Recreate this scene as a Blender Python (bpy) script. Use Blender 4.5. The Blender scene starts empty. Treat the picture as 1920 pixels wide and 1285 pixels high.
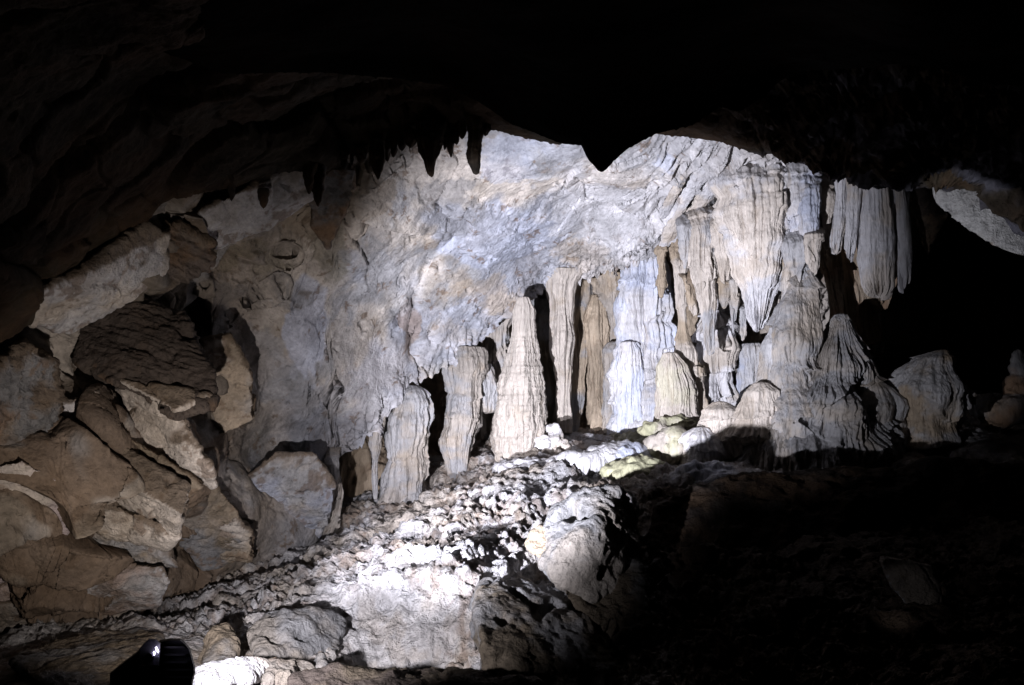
import bpy, bmesh, math, random, time
import numpy as np
from mathutils import Vector
T0 = time.time()
sc = bpy.context.scene
COL = sc.collection
f32 = np.float32

# ------------------------------------------------------------------ camera, world, lamps, exposure
W0, H0, F = 1920.0, 1285.0, 1600.0
PITCH = math.radians(6)
CAM = np.array([0.0, 0.0, 3.0])
cd = bpy.data.cameras.new("camera"); cam = bpy.data.objects.new("camera", cd); COL.objects.link(cam)
cam.location = CAM; cam.rotation_euler = (math.radians(90) + PITCH, 0, 0)
cd.sensor_width = 36.0; cd.lens = 36.0 * F / W0; cd.clip_start = 0.05; cd.clip_end = 300
sc.camera = cam
FW = np.array([0, math.cos(PITCH), math.sin(PITCH)]); UP = np.array([0, -math.sin(PITCH), math.cos(PITCH)])

def near(d):
    d = np.asarray(d, float); return np.where(d < 9, d, 9+(d-9)*.72)
def P(px, py, d):
    """point seen at photo pixel (px,py) at forward distance d (metres)"""
    px = np.asarray(px, float); py = np.asarray(py, float); d = near(d)
    cx = (px - W0/2) / F * d; cy = (H0/2 - py) / F * d
    return np.stack([CAM[0] + cx, CAM[1] + cy*UP[1] + d*FW[1], CAM[2] + cy*UP[2] + d*FW[2]], -1)

w = bpy.data.worlds.new("World"); sc.world = w; w.use_nodes = True
bg = w.node_tree.nodes["Background"]; bg.inputs[0].default_value = (0.5, 0.38, 0.34, 1); bg.inputs[1].default_value = 0.0006

def spot(name, src, dst, power, ang, blend, col, size=0.05):
    l = bpy.data.lights.new(name, 'SPOT'); l.energy = power; l.spot_size = math.radians(ang); l.spot_blend = blend
    l.color = col; l.shadow_soft_size = size
    o = bpy.data.objects.new(name, l); COL.objects.link(o); o.location = src
    o.rotation_euler = (Vector(dst) - Vector(src)).to_track_quat('-Z', 'Y').to_euler()
    return o
LAMP = P(330, 1240, 5.0)
spot("flood_beam", LAMP, P(1150, 575, 18), 10500, 53, 0.8, (0.86, 0.88, 1.0), 0.04)
spot("flood_spill", LAMP, P(840, 980, 13.5), 1650, 74, 1.0, (0.93, 0.92, 1.0), 0.04)
spot("left_fill", LAMP, P(310, 800, 11), 700, 68, 1.0, (1.0, 0.90, 0.82), 0.03)  # added spot at the lamp to lift the left blocks
spot("slope_fill", P(150, 1040, 5.0), P(790, 935, 12.8), 6000, 27, 0.9, (0.91, 0.90, 1.0), 0.04)  # added spot without a fixture, brightens the slope
spot("side_fill", LAMP, P(1860, 405, 13), 3000, 10, 0.3, (0.92, 0.94, 1.0), 0.04)  # added narrow spot that lights only the far right face
spot("right_fill", LAMP, P(1690, 735, 14), 1500, 13, 0.8, (0.90, 0.91, 1.0), 0.04)  # added spot lifting the stump and the mound's right flank
spot("low_fill", P(1590, 1180, 5.2), P(1712, 1115, 7.1), 15, 16, 0.6, (0.85, 0.9, 1.0), 0.04)  # added spot without a fixture, lights a single rock in the dark
spot("warm_fill", P(620, 1500, 6.5), P(250, 700, 10), 110, 120, 1.0, (1.0, 0.78, 0.62), 0.4)
sc.cycles.diffuse_bounces = 3
sc.view_settings.view_transform = 'Standard'; sc.view_settings.look = 'None'
sc.view_settings.exposure = 0.0; sc.view_settings.gamma = 1.0

# ------------------------------------------------------------------ noise
_rng = np.random.RandomState(7)
_G = _rng.normal(size=(256, 3)).astype(f32); _G /= np.linalg.norm(_G, axis=1)[:, None]
def _hash(ix, iy, iz, seed):
    h = (ix.astype(np.int64)*374761393 + iy.astype(np.int64)*668265263 + iz.astype(np.int64)*2147483647 + seed*144269) & 0xffffffff
    h = ((h ^ (h >> 13)) * 1274126177) & 0xffffffff
    return (h ^ (h >> 16)) & 0xffffffff
def perlin(p, seed=0):
    p = np.asarray(p, f32); out = np.empty(len(p), f32)
    for s in range(0, len(p), 200000):
        q = p[s:s+200000]; i = np.floor(q).astype(np.int32); f = q - i
        u = f*f*f*(f*(f*6-15)+10); r = 0
        for dx in (0, 1):
            wx = u[:, 0] if dx else 1-u[:, 0]
            for dy in (0, 1):
                wy = u[:, 1] if dy else 1-u[:, 1]
                for dz in (0, 1):
                    wz = u[:, 2] if dz else 1-u[:, 2]
                    g = _G[_hash(i[:, 0]+dx, i[:, 1]+dy, i[:, 2]+dz, seed) & 255]
                    r = r + wx*wy*wz*(g[:, 0]*(f[:, 0]-dx)+g[:, 1]*(f[:, 1]-dy)+g[:, 2]*(f[:, 2]-dz))
        out[s:s+200000] = r
    return out*1.5
def fbm(p, o=4, seed=0, gain=0.5):
    r = 0; a = 1.0; p = np.asarray(p, f32)
    for k in range(o):
        r = r + a*perlin(p*(2.03**k), seed+k); a *= gain
    return r
def ridged(p, o=4, seed=0, gain=0.5):
    r = 0; a = 1.0; p = np.asarray(p, f32)
    for k in range(o):
        r = r + a*(1-2*np.abs(perlin(p*(2.03**k), seed+k))); a *= gain
    return r
def billow(p, o=3, seed=0, gain=0.5):
    """rounded ribs with narrow grooves, 0 in the grooves"""
    r = 0; a = 1.0; p = np.asarray(p, f32)
    for k in range(o):
        r = r + a*np.abs(perlin(p*(2.03**k), seed+k)); a *= gain
    return r
def worley(p, seed=0):
    """F1, F2, cell random vector (3), offset from the cell point"""
    p = np.asarray(p, f32); n = len(p)
    F1 = np.empty(n, f32); F2 = np.empty(n, f32); R = np.empty((n, 3), f32); O = np.empty((n, 3), f32)
    for s in range(0, n, 200000):
        q = p[s:s+200000]; i = np.floor(q).astype(np.int32); m = len(q)
        f1 = np.full(m, 9, f32); f2 = np.full(m, 9, f32); r = np.zeros((m, 3), f32); o = np.zeros((m, 3), f32)
        for dx in (-1, 0, 1):
            for dy in (-1, 0, 1):
                for dz in (-1, 0, 1):
                    h = _hash(i[:, 0]+dx, i[:, 1]+dy, i[:, 2]+dz, seed)
                    rv = np.stack([(h & 1023)/1023., ((h >> 10) & 1023)/1023., ((h >> 20) & 1023)/1023.], -1).astype(f32)
                    off = q - (i + np.array([dx, dy, dz]) + rv); dd = (off**2).sum(1)
                    nb = dd < f1
                    f2 = np.where(nb, f1, np.minimum(f2, dd)); f1 = np.where(nb, dd, f1)
                    r[nb] = rv[nb]; o[nb] = off[nb]
        F1[s:s+200000] = np.sqrt(f1); F2[s:s+200000] = np.sqrt(f2); R[s:s+200000] = r; O[s:s+200000] = o
    return F1, F2, R, O
def facets(p, scale, seed=0, warp=0.25):
    """broken-rock relief: every cell is a tilted plane, with a crack between cells"""
    q = p*scale
    q = q + warp*np.stack([perlin(q*1.3, seed+1), perlin(q*1.3+7, seed+2), perlin(q*1.3+13, seed+3)], -1)
    F1, F2, R, O = worley(q, seed)
    h = ((R-0.5)*O).sum(1)*1.6 + (R[:, 0]-0.5)*0.5
    crack = np.clip((F2-F1)/0.10, 0, 1)
    return (h - 0.45*(1-crack))/scale, crack
def smooth(x, a, b):
    t = np.clip((x-a)/(b-a), 0, 1); return t*t*(3-2*t)

def rbf(pts, vals, c, reg=0.02):
    pts = np.asarray(pts, float); vals = np.asarray(vals, float); n = len(pts)
    K = np.sqrt(((pts[:, None]-pts[None])**2).sum(-1)+c*c) - np.eye(n)*reg*c*-1
    M = np.zeros((n+3, n+3)); M[:n, :n] = K; M[:n, n] = 1; M[:n, n+1:] = pts; M[n, :n] = 1; M[n+1:, :n] = pts.T
    s = np.linalg.solve(M, np.concatenate([vals, [0, 0, 0]]))
    lo, hi = vals.min(), vals.max()
    def ev(x, y, clamp=True):
        sh = np.shape(x); q = np.stack([np.ravel(x), np.ravel(y)], -1); r = np.full(len(q), s[n])
        r = r + q @ s[n+1:]
        for k in range(n): r += s[k]*np.sqrt(((q-pts[k])**2).sum(1)+c*c)
        if clamp: r = np.clip(r, lo, hi)
        return r.reshape(sh)
    return ev

# ------------------------------------------------------------------ mesh helpers
def make_mesh(name, V, faces, col=None, mat=None, parent=None):
    me = bpy.data.meshes.new(name); V = np.asarray(V, f32); faces = np.asarray(faces, np.int32)
    me.vertices.add(len(V)); me.vertices.foreach_set('co', V.ravel())
    k = faces.shape[1]; n = len(faces)
    me.loops.add(n*k); me.loops.foreach_set('vertex_index', faces.ravel())
    me.polygons.add(n); me.polygons.foreach_set('loop_start', np.arange(0, n*k, k, dtype=np.int32))
    me.polygons.foreach_set('loop_total', np.full(n, k, np.int32))
    me.polygons.foreach_set('use_smooth', np.ones(n, bool))
    me.update(calc_edges=True)
    if col is not None: set_col(me, col)
    o = bpy.data.objects.new(name, me); COL.objects.link(o)
    if mat: me.materials.append(mat)
    if parent: o.parent = parent
    return o
def set_col(me, col):
    a = me.color_attributes.new("Col", 'FLOAT_COLOR', 'POINT')
    c = np.ones((len(me.vertices), 4), f32); c[:, :3] = np.clip(np.asarray(col)*.74, 0.002, 0.9); a.data.foreach_set('color', c.ravel())
def gridfaces(nr, nc, wrap=False, flip=False):
    r = np.arange(nr-1)[:, None]; c = np.arange(nc if wrap else nc-1)[None]
    c2 = (c+1) % nc
    a = r*nc+c; b = r*nc+c2; d = (r+1)*nc+c; e = (r+1)*nc+c2
    q = np.stack([a, b, e, d], -1).reshape(-1, 4)
    return q[:, ::-1] if flip else q
def gnormals(G, wrap=False):
    du = (np.roll(G, -1, 1)-np.roll(G, 1, 1)) if wrap else np.gradient(G, axis=1)
    dv = np.gradient(G, axis=0); n = np.cross(du, dv); n /= (np.linalg.norm(n, axis=-1, keepdims=True)+1e-9)
    return n
def tag(o, label=None, cat=None, group=None, kind=None):
    if label: o['label'] = label
    if cat: o['category'] = cat
    if group: o['group'] = group
    if kind: o['kind'] = kind
    return o

# ------------------------------------------------------------------ materials
def rock_mat(name, fine=28.0, bump=0.6, rough=0.82, var=0.35, speck=0.5, dist=0.02, stretch=1.0):
    m = bpy.data.materials.new(name); m.use_nodes = True; nt = m.node_tree; N = nt.nodes; L = nt.links
    b = N["Principled BSDF"]; b.inputs["Roughness"].default_value = rough; b.inputs["Specular IOR Level"].default_value = 0.25
    at = N.new("ShaderNodeAttribute"); at.attribute_name = "Col"
    tc = N.new("ShaderNodeTexCoord"); mp = N.new("ShaderNodeMapping"); mp.inputs["Scale"].default_value = (1, 1, stretch)
    L.new(tc.outputs["Object"], mp.inputs[0])
    def noise(s, d=6, r=0.6):
        n = N.new("ShaderNodeTexNoise"); n.inputs["Scale"].default_value = s; n.inputs["Detail"].default_value = d
        n.inputs["Roughness"].default_value = r; L.new(mp.outputs[0], n.inputs["Vector"]); return n
    def ramp(src, a, b_, va, vb):
        r = N.new("ShaderNodeMapRange"); r.inputs[1].default_value = a; r.inputs[2].default_value = b_
        r.inputs[3].default_value = va; r.inputs[4].default_value = vb; L.new(src, r.inputs[0]); return r.outputs[0]
    def math_(op, a, b_):
        q = N.new("ShaderNodeMath"); q.operation = op
        for i, v in enumerate((a, b_)):
            if isinstance(v, float): q.inputs[i].default_value = v
            else: L.new(v, q.inputs[i])
        return q.outputs[0]
    n1 = noise(fine*0.12, 8, 0.65); n2 = noise(fine, 6, 0.65); n3 = noise(fine*0.45, 5, 0.7)
    f = math_('MULTIPLY', ramp(n1.outputs[0], 0.3, 0.7, 1-var, 1+var*0.6), ramp(n2.outputs[0], 0.3, 0.7, 1-var*0.7, 1+var*0.5))
    sp = ramp(n3.outputs[0], 0.30, 0.40, 1-speck, 1.0)       # dark mineral specks
    f = math_('MULTIPLY', f, sp)
    mx = N.new("ShaderNodeVectorMath"); mx.operation = 'SCALE'; L.new(at.outputs["Color"], mx.inputs[0]); L.new(f, mx.inputs["Scale"])
    L.new(mx.outputs[0], b.inputs["Base Color"])
    bw = N.new("ShaderNodeRGBToBW"); L.new(at.outputs["Color"], bw.inputs[0])      # dark dull rock shines less
    L.new(ramp(bw.outputs[0], 0.0, 0.3, 0.0, 0.3), b.inputs["Specular IOR Level"])
    h = math_('ADD', math_('MULTIPLY', n3.outputs[0], 1.0), math_('MULTIPLY', n2.outputs[0], 0.5))
    bp = N.new("ShaderNodeBump"); bp.inputs["Strength"].default_value = bump; bp.inputs["Distance"].default_value = dist
    L.new(h, bp.inputs["Height"]); L.new(bp.outputs[0], b.inputs["Normal"])
    return m
M_WALL = rock_mat("limestone_wall", 17, 0.8, var=0.36, speck=0.45, dist=0.045)
M_DARK = rock_mat("dark_ceiling_rock", 12, 0.8, var=0.4, speck=0.5, dist=0.05)
M_DRIP = rock_mat("dripstone", 18, 0.85, rough=0.6, var=0.30, speck=0.5, dist=0.07, stretch=0.16)
M_RUBB = rock_mat("calcite_rubble", 20, 1.0, var=0.4, speck=0.6, dist=0.10)
M_BLOCK = rock_mat("limestone_block", 20, 0.95, var=0.36, speck=0.55, dist=0.07)

def plain(name, col, rough=0.5, metal=0.0, emit=None):
    m = bpy.data.materials.new(name); m.use_nodes = True; N = m.node_tree.nodes; L = m.node_tree.links; b = N["Principled BSDF"]
    b.inputs["Roughness"].default_value = rough; b.inputs["Metallic"].default_value = metal
    n = N.new("ShaderNodeTexNoise"); n.inputs["Scale"].default_value = 60
    r = N.new("ShaderNodeMapRange"); r.inputs[3].default_value = 0.7; r.inputs[4].default_value = 1.3; L.new(n.outputs[0], r.inputs[0])
    s = N.new("ShaderNodeVectorMath"); s.operation = 'SCALE'; s.inputs[0].default_value = col; L.new(r.outputs[0], s.inputs["Scale"])
    L.new(s.outputs[0], b.inputs["Base Color"])
    if emit:
        b.inputs["Emission Color"].default_value = (*emit[:3], 1); b.inputs["Emission Strength"].default_value = emit[3]
    return m

CREAM = np.array([0.60, 0.53, 0.47]); WHITE = np.array([0.66, 0.64, 0.66]); GREY = np.array([0.40, 0.39, 0.40])
BLUE = np.array([0.45, 0.47, 0.56]); TAN = np.array([0.44, 0.35, 0.26]); BROWN = np.array([0.20, 0.13, 0.085]); DARK = np.array([0.10, 0.08, 0.07])
MOSS = np.array([0.47, 0.455, 0.30])
def mixc(a, b, t): return a*(1-t[:, None]) + b*t[:, None]
def base_col(p, c1, c2, scale=0.6, seed=0, stain=TAN, st=0.5, edge=(-.25, .35)):
    n = fbm(p*scale, 5, seed, 0.6); c = mixc(np.broadcast_to(c1, (len(p), 3)), np.broadcast_to(c2, (len(p), 3)), smooth(n, *edge))
    m = fbm(p*scale*1.7+31, 5, seed+9, 0.6)
    return mixc(c, np.broadcast_to(stain, (len(p), 3)), st*smooth(m, 0.1, 0.7))

# ------------------------------------------------------------------ sheets (walls, ceilings)
def curve(pts, x):
    pts = np.array(pts, float); return np.interp(x, pts[:, 0], pts[:, 1])
def sheet(name, x0, x1, nx, top, bot, ny, D, relief, colour, mat, curl=14, curlstep=0.22, curl_up=2.0, jag=0.0, jagf=0.05, pxfx=None, jagw=None):
    X = np.linspace(x0, x1, nx); yt = curve(top, X); yb = curve(bot, X)
    if jag: 
        q = np.stack([X*jagf, 0*X, 0*X], -1); jg = jag*(1 if jagw is None else jagw(X)); yb = yb + jg*np.maximum(0, fbm(q, 3, 5, 0.7)) + 0.4*jg*fbm(q*0.3+5, 3, 8)
    v = np.linspace(0, 1, ny)[:, None]
    PX = np.broadcast_to(X, (ny, nx)).copy(); PY = yt*(1-v)+yb*v; DD = D(PX, PY)
    if pxfx is not None: DD = DD + pxfx(PX, PY)
    base = P(PX, PY, DD); n = gnormals(base)
    toc = CAM - base; s = np.sign((n*toc).sum(-1, keepdims=True)); n = n*s
    h, col = relief(base.reshape(-1, 3), PX.ravel(), PY.ravel()); 
    fade = np.ones((ny, 1)); 
    G = base + n*h.reshape(ny, nx, 1)
    if curl:
        k = np.arange(1, curl+1)[:, None]
        CP = P(np.broadcast_to(X, (curl, nx)), yb - curl_up*k**1.3, DD[-1]+curlstep*k**1.2)
        off = (G[-1]-base[-1])[None]*np.exp(-0.25*k)[..., None]
        G = np.concatenate([G, CP+off+0.0], 0); col = np.concatenate([col, np.tile(col.reshape(ny, nx, 3)[-1], (curl, 1))], 0)
    o = make_mesh(name, G.reshape(-1, 3), gridfaces(G.shape[0], nx), col, mat)
    print(name, len(col), round(time.time()-T0, 1)); return o
def seg_dist(PX, PY, poly):
    d = np.full(PX.shape, 1e9)
    for (ax, ay), (bx, by) in zip(poly[:-1], poly[1:]):
        vx, vy = bx-ax, by-ay; t = np.clip(((PX-ax)*vx+(PY-ay)*vy)/(vx*vx+vy*vy), 0, 1)
        d = np.minimum(d, np.hypot(PX-ax-t*vx, PY-ay-t*vy))
    return d

# --- main pale wall: a leaning face that rises from behind the columns toward the roof
WP = [(900,240,13.2),(1100,260,13.4),(1250,250,14),(1400,280,15.2),(1600,300,16.5),(1800,320,18),(2100,300,20),(700,290,12.6),(600,325,12.2),
      (720,420,13.6),(800,420,14.6),(1000,420,16.2),(1150,420,17.0),(1250,450,17.8),(1110,520,19),(1000,540,18.8),(930,600,18.6),(860,665,18),(760,700,17),
      (700,560,15.4),(700,700,15.6),(690,800,16),(640,830,16),(600,640,14.2),(600,760,14.4),(560,600,13.6),(520,540,13.2),(560,760,14.2),(640,560,14.5),
      (500,460,12.6),(400,420,11.2),(470,360,11.3),(560,330,11.8),(350,400,10.6),(480,700,13.6),(440,640,13.0),(500,820,14.4),(400,560,12.0),(330,520,11.2),
      (230,470,9.8),(120,560,9.2),(80,600,9.0),(250,560,10.6),(300,500,10.2),(280,640,13),(200,640,11.6),(330,620,12.8),(380,760,12.0),(420,720,11.9),(450,860,13.6),
      (0,640,9.0),(0,800,8.6),(100,760,9.3),(200,760,9.6),(250,900,9.8),(380,900,10.9),(100,950,9.2),(0,1000,8.8),(200,1080,9.9),(0,1180,10.2),(350,1060,12.5),
      (500,950,13.7),(560,1040,14.4),(450,1080,13.4),(300,1180,12),(200,1250,12),(600,1000,14.8),(-200,500,7),(-200,900,7.6),(-200,1250,8),
      (1300,420,18),(1500,400,18),(1700,400,19),(300,300,9.5),(0,350,7.5),(500,200,10),(900,100,11),(1400,100,13),(1900,100,16),(600,900,15)]
WD = rbf([(a, b) for a, b, _ in WP], [c for *_, c in WP], 45)
W_CR = [([(430,625),(470,590),(505,560),(535,540)], 3, .12), ([(800,520),(850,455),(890,430),(980,390),(1080,372),(1200,352)], 6, .05),
        ([(760,620),(775,560),(800,500),(850,440)], 5, .25), ([(560,380),(610,470),(640,500)], 4, .12), ([(1165,480),(1230,440),(1280,400),(1310,340)], 3, .12),
        ([(970,430),(1000,460),(1005,500)], 3, .10), ([(400,660),(440,670),(470,720),(470,790)], 4, .15), ([(380,700),(400,800),(440,870),(480,920)], 9, .5),
        ([(265,440),(350,460),(395,470)], 7, .3), ([(640,330),(700,345),(760,300)], 4, .2), ([(1260,470),(1200,500),(1100,520)], 3, .1)]
def wall_fx(PX, PY):
    d = -.38*(1-smooth(PX, 350, 460))*smooth(PY, 740, 840)
    wob = 5*perlin(np.stack([PX.ravel()*.012, PY.ravel()*.012, 0*PX.ravel()], -1), 3).reshape(PX.shape)
    for poly, wd, am in W_CR: wd = max(wd, 5.5); d = d + .45*am*np.exp(-((seg_dist(PX, PY, poly)+wob)/wd)**2)
    for (a, b, rx, ry, k) in [(543,481,10,5,.5),(655,408,4,5,.3),(662,425,3,6,.3),(772,560,8,22,.5),(765,650,12,26,.7),(800,630,7,10,.4),(745,600,6,14,.4),(778,690,5,8,.3),(820,500,5,12,.2),(1050,345,6,3,.1),(890,330,3,3,.1),(380,540,3,3,.2),(1285,350,8,20,.4),(1245,455,8,16,.3)]:
        d = d + k*np.exp(-((PX-a)/rx)**2-((PY-b)/ry)**2)
    return d
OLIVE = np.array([.26, .23, .17])
PATCH = [(835,400,70,55,GREY*.62,.6),(700,365,60,38,TAN*.85,.55),(625,480,28,70,OLIVE,.6),(765,620,20,55,BROWN*1.2,.6),(690,760,85,45,WHITE*.95,.55),(1150,410,130,60,WHITE*1.1,.6),
         (1080,350,80,40,WHITE,.5),(480,490,60,36,OLIVE,.55),(385,560,80,60,GREY*.55,.7),(500,690,70,60,GREY*.8,.6),(570,745,45,45,GREY*.65,.6),(740,450,50,40,CREAM*.75,.6),(900,540,60,40,TAN*1.2,.4),
         (1080,480,60,36,TAN*1.35,.35),(980,560,80,30,TAN*1.3,.35),(560,420,70,30,TAN*.8,.5),(690,480,45,40,GREY*.8,.55),(760,520,40,60,WHITE*.8,.4),(960,300,60,35,BLUE,.5),(1240,290,40,30,BLUE*1.2,.6),(850,620,60,30,CREAM*.8,.4),
         (1200,330,60,20,TAN*1.5,.35),(660,650,40,70,CREAM*.8,.5),(560,560,40,30,GREY*.7,.5),(1040,300,60,30,GREY*1.05,.4)]
def wall_relief(p, px, py):
    sl = np.stack([(.87*p[:, 0]-.5*p[:, 2])*.55, p[:, 1]*.8, (.5*p[:, 0]+.87*p[:, 2])*1.5], -1); fs_, cs_ = facets(sl, 1.0, 14, .3)
    low = (1-smooth(px, 360, 470))*smooth(py, 700, 780)
    fa, cr = facets(p, 0.45, 11, 0.5); fb, cb = facets(p, 1.3, 12, 0.4)
    left = 1-smooth(px, 300, 460)
    h = (0.26*fa+0.30*fb)*(0.06+0.94*left)*(1-.8*low)+low*.55*fs_
    big = fbm(p*0.5, 4, 21, 0.42); h = h + 0.22*big + 0.014*ridged(p*1.1, 4, 31, .55) + 0.008*fbm(p*7, 4, 41, .7)+.035*smooth(fbm(p*.9+8, 5, 43, .55), .1, .18)
    fm, cm = facets(p, .5, 15, .35); mid = smooth(px, 380, 460)*(1-smooth(px, 760, 900))*(1-smooth(py+.5*px, 820, 940)); h = h + mid*(.20*(fm+.9*(1-cm))-.04*(1-smooth(cm, 0, .3)))
    fn, cn = facets(p, .8, 16, .5); rt = smooth(px, 760, 900)*(1-smooth(px, 1180, 1260))*(1-smooth(py, 400, 460)); h = h + rt*(.16*(fn+.5625*(1-cn))-.035*(1-smooth(cn, 0, .25)))
    pits = fbm(p*3.1, 3, 55); h = h - 0.05*smooth(pits, .62, .85)
    # hanging ribs close to the lip over the columns
    lip = smooth(py-curve(W_BOT, px), -75, -5)*(px > 640)
    q = p.copy(); q[:, 2] *= 0.12; h = h + lip*0.16*billow(q*5.5, 3, 61, .6)
    u_ = .785*px+.62*py; v_ = -.62*px+.785*py; fan = smooth(px, 1190, 1260)*(1-smooth(px, 1400, 1460)); bl_ = billow(np.stack([u_/26, v_/190, 0*u_], -1), 3, 66, .6)
    h = h + fan*.42*(bl_-.3); rib = smooth(px, 1380, 1440); q2 = p.copy(); q2[:, 2] *= 0.2; h = h + rib*0.35*billow(q2*3.4, 4, 62, .6)
    c = base_col(p, CREAM*1.08, GREY*.92, 0.55, 71, TAN*.8, 0.55)
    bl = smooth(fbm(p*0.42+5, 4, 81, .55), 0.0, .25)
    bluez = .7*bl*smooth(px, 480, 560)*(1-smooth(px, 1020, 1120))
    c = mixc(c, np.broadcast_to(BLUE, c.shape), 0.75*bluez)
    pat = smooth(-((px-905)/150)**2-((py-430)/60)**2 + .9*fbm(p*.8, 4, 83, .6), -1.0, -.6); c = mixc(c, np.broadcast_to(BLUE*1.0, c.shape), .8*pat)
    pat = smooth(-((px-580)/50)**2-((py-640)/95)**2 + .9*fbm(p*.9, 4, 84, .6), -1.0, -.8); c = mixc(c, np.broadcast_to(BLUE*1.35, c.shape), .8*pat)
    wz = smooth(px+0.3*py, 1120, 1300)*(0.6+.4*smooth(fbm(p*.9, 4, 91), -.4, .2)); c = mixc(c, np.broadcast_to(WHITE, c.shape), .75*wz)
    c = mixc(c, np.broadcast_to(TAN*.8, c.shape), .6*fan*smooth(-bl_, -.22, -.05))
    spots = smooth(fbm(p*3.4+3, 4, 95, .75), .62, .72); c = mixc(c, np.broadcast_to(BROWN, c.shape), .7*spots)
    lf = 1-smooth(px, 380, 600); st = smooth(fbm(p*.7+9, 5, 97, .6), -.25, .25); c = mixc(c, np.broadcast_to(TAN*.62, c.shape), lf*.8*st)
    lc = smooth(560-px+.25*(py-500), -60, 90); c = c*(1-.38*lc[:, None])  # rock darkens to the left; beam falloff is painted in with it
    nz_ = 1.1*fbm(p*.9+2, 5, 98, .65); hard = fbm(p*2.2, 5, 99, .75)*.5; c = c*(1+.22*fbm(p*1.6, 6, 89, .75))[:, None]
    for (a, b, rx, ry, cc, k) in PATCH:
        m = smooth(1-((px-a)/rx)**2-((py-b)/ry)**2+nz_+hard, .15, .5); c = mixc(c, np.broadcast_to(cc, c.shape), k*m)
    dz = smooth(-((px-270)/130)**2-((py-640)/85)**2, -1.1, -.6); c = mixc(c, np.broadcast_to(DARK*.6, c.shape), .9*dz)  # shade of the hollow painted into the wall colour
    c = mixc(c, np.broadcast_to(BROWN*.6, c.shape), .8*(1-cs_)*low); c = mixc(c, np.broadcast_to(np.array([.17, .12, .085]), c.shape), .85*low*smooth(fbm(sl*.9+4, 3, 96, .6), -.15, .0)); c = mixc(c, np.broadcast_to(np.array([.20, .15, .11]), c.shape), .55*(1-low)*lf*smooth(fbm(p*.55+14, 4, 87, .6), -.1, .15))
    return h, c
W_TOP = [(-400,250),(0,250),(300,150),(900,150),(1400,180),(2300,200)]
W_BOT = [(-400,1290),(560,1200),(600,1060),(622,1000),(634,850),(660,832),(700,800),(722,765),(760,715),(800,702),(850,672),(900,640),(930,604),(960,562),(1000,548),(1050,535),(1105,520),(1180,492),(1260,450),(1330,420),(1500,400),(1700,350),(2300,340)]
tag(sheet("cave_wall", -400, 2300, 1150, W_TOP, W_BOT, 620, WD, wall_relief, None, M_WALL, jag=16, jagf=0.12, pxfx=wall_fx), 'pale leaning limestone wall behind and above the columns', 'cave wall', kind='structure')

# --- recess behind the columns, running off into a black gallery on the right
RP = [(560,500,19),(560,1000,17.5),(700,700,19.5),(700,950,18.4),(800,800,21.5),(900,700,21.5),(1050,600,21.5),(1150,600,20.3),(1250,600,19.5),(1350,600,19.6),(1450,600,19),
      (1200,800,21),(1000,800,21),(1400,800,20.5),(1560,400,18.6),(1640,400,18.6),(1700,400,19),(1550,600,20),(1700,600,23),(1760,500,40),(2000,500,44),(1800,800,44),(2200,800,44),(1600,850,22),(2200,300,40),(1000,300,19),(1500,300,18)]
RD = rbf([(a, b) for a, b, _ in RP], [c for *_, c in RP], 40)
def rec_relief(p, px, py):
    q = p.copy(); q[:, 2] *= 0.10; h = 0.22*ridged(q*1.7, 4, 101, .6)+0.25*fbm(p*.5, 4, 102)
    return h, base_col(p, TAN*1.0, CREAM*.75, 0.5, 104, BROWN, .5)
tag(sheet("cave_recess", 540, 2500, 640, [(540,330),(2500,200)], [(540,1080),(2500,1000)], 330, RD, rec_relief, None, M_DRIP, curl=0), 'fluted brown rock behind the columns', 'cave wall', kind='structure')

# --- dim second ceiling with the lip the small stalactites hang from
C1P = [(-400,500,7.2),(0,640,8.0),(80,545,8.3),(265,435,9.2),(430,350,10.0),(590,325,10.6),(700,290,10.8),(800,245,10.8),(900,235,10.8),(1000,255,11.0),(1100,270,11.2),(1300,255,12),(1430,285,12.6),(1600,325,13.2),(1765,350,13.2),(1850,390,12.2),(1950,440,11.8),(2300,480,11.6),
       (0,400,6.6),(200,300,7.4),(400,240,8.3),(600,220,9.4),(800,190,9.6),(1000,190,9.6),(0,100,4.6),(400,100,5.6),(800,80,6.5),(1200,100,8),(1400,200,9.8),(1600,200,10.4),(1800,240,10.8),(2000,200,9.5),(1600,60,8),(2000,0,7),(600,-100,4),(1400,-100,6),(0,-100,3.5),(1850,320,11.6),(1650,280,11.6),(1450,240,11)]
C1D = rbf([(a, b) for a, b, _ in C1P], [c for *_, c in C1P], 45)
def c1_relief(p, px, py):
    r = smooth(px, 1330, 1480); q = p.copy(); q[:, 2] *= .3
    fa, cr = facets(p, .42, 111, .35); fb, cb = facets(p, 1.15, 118, .5)
    h = 0.22*fbm(p*.4, 3, 112, .45)+0.12*fa*(1-.5*r)+.10*fb*(1-r)+.016*fbm(p*3, 5, 113, .75)+r*.16*ridged(q*2.4, 4, 114, .6)+.02*fbm(p*6, 3, 115)
    edge = smooth(py-curve(C1_BOT, px), -40, 0); h = h*(1-.75*edge)
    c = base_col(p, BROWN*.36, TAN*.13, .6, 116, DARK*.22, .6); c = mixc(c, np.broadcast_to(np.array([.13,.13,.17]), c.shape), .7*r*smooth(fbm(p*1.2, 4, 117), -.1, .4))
    return h, c
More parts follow.
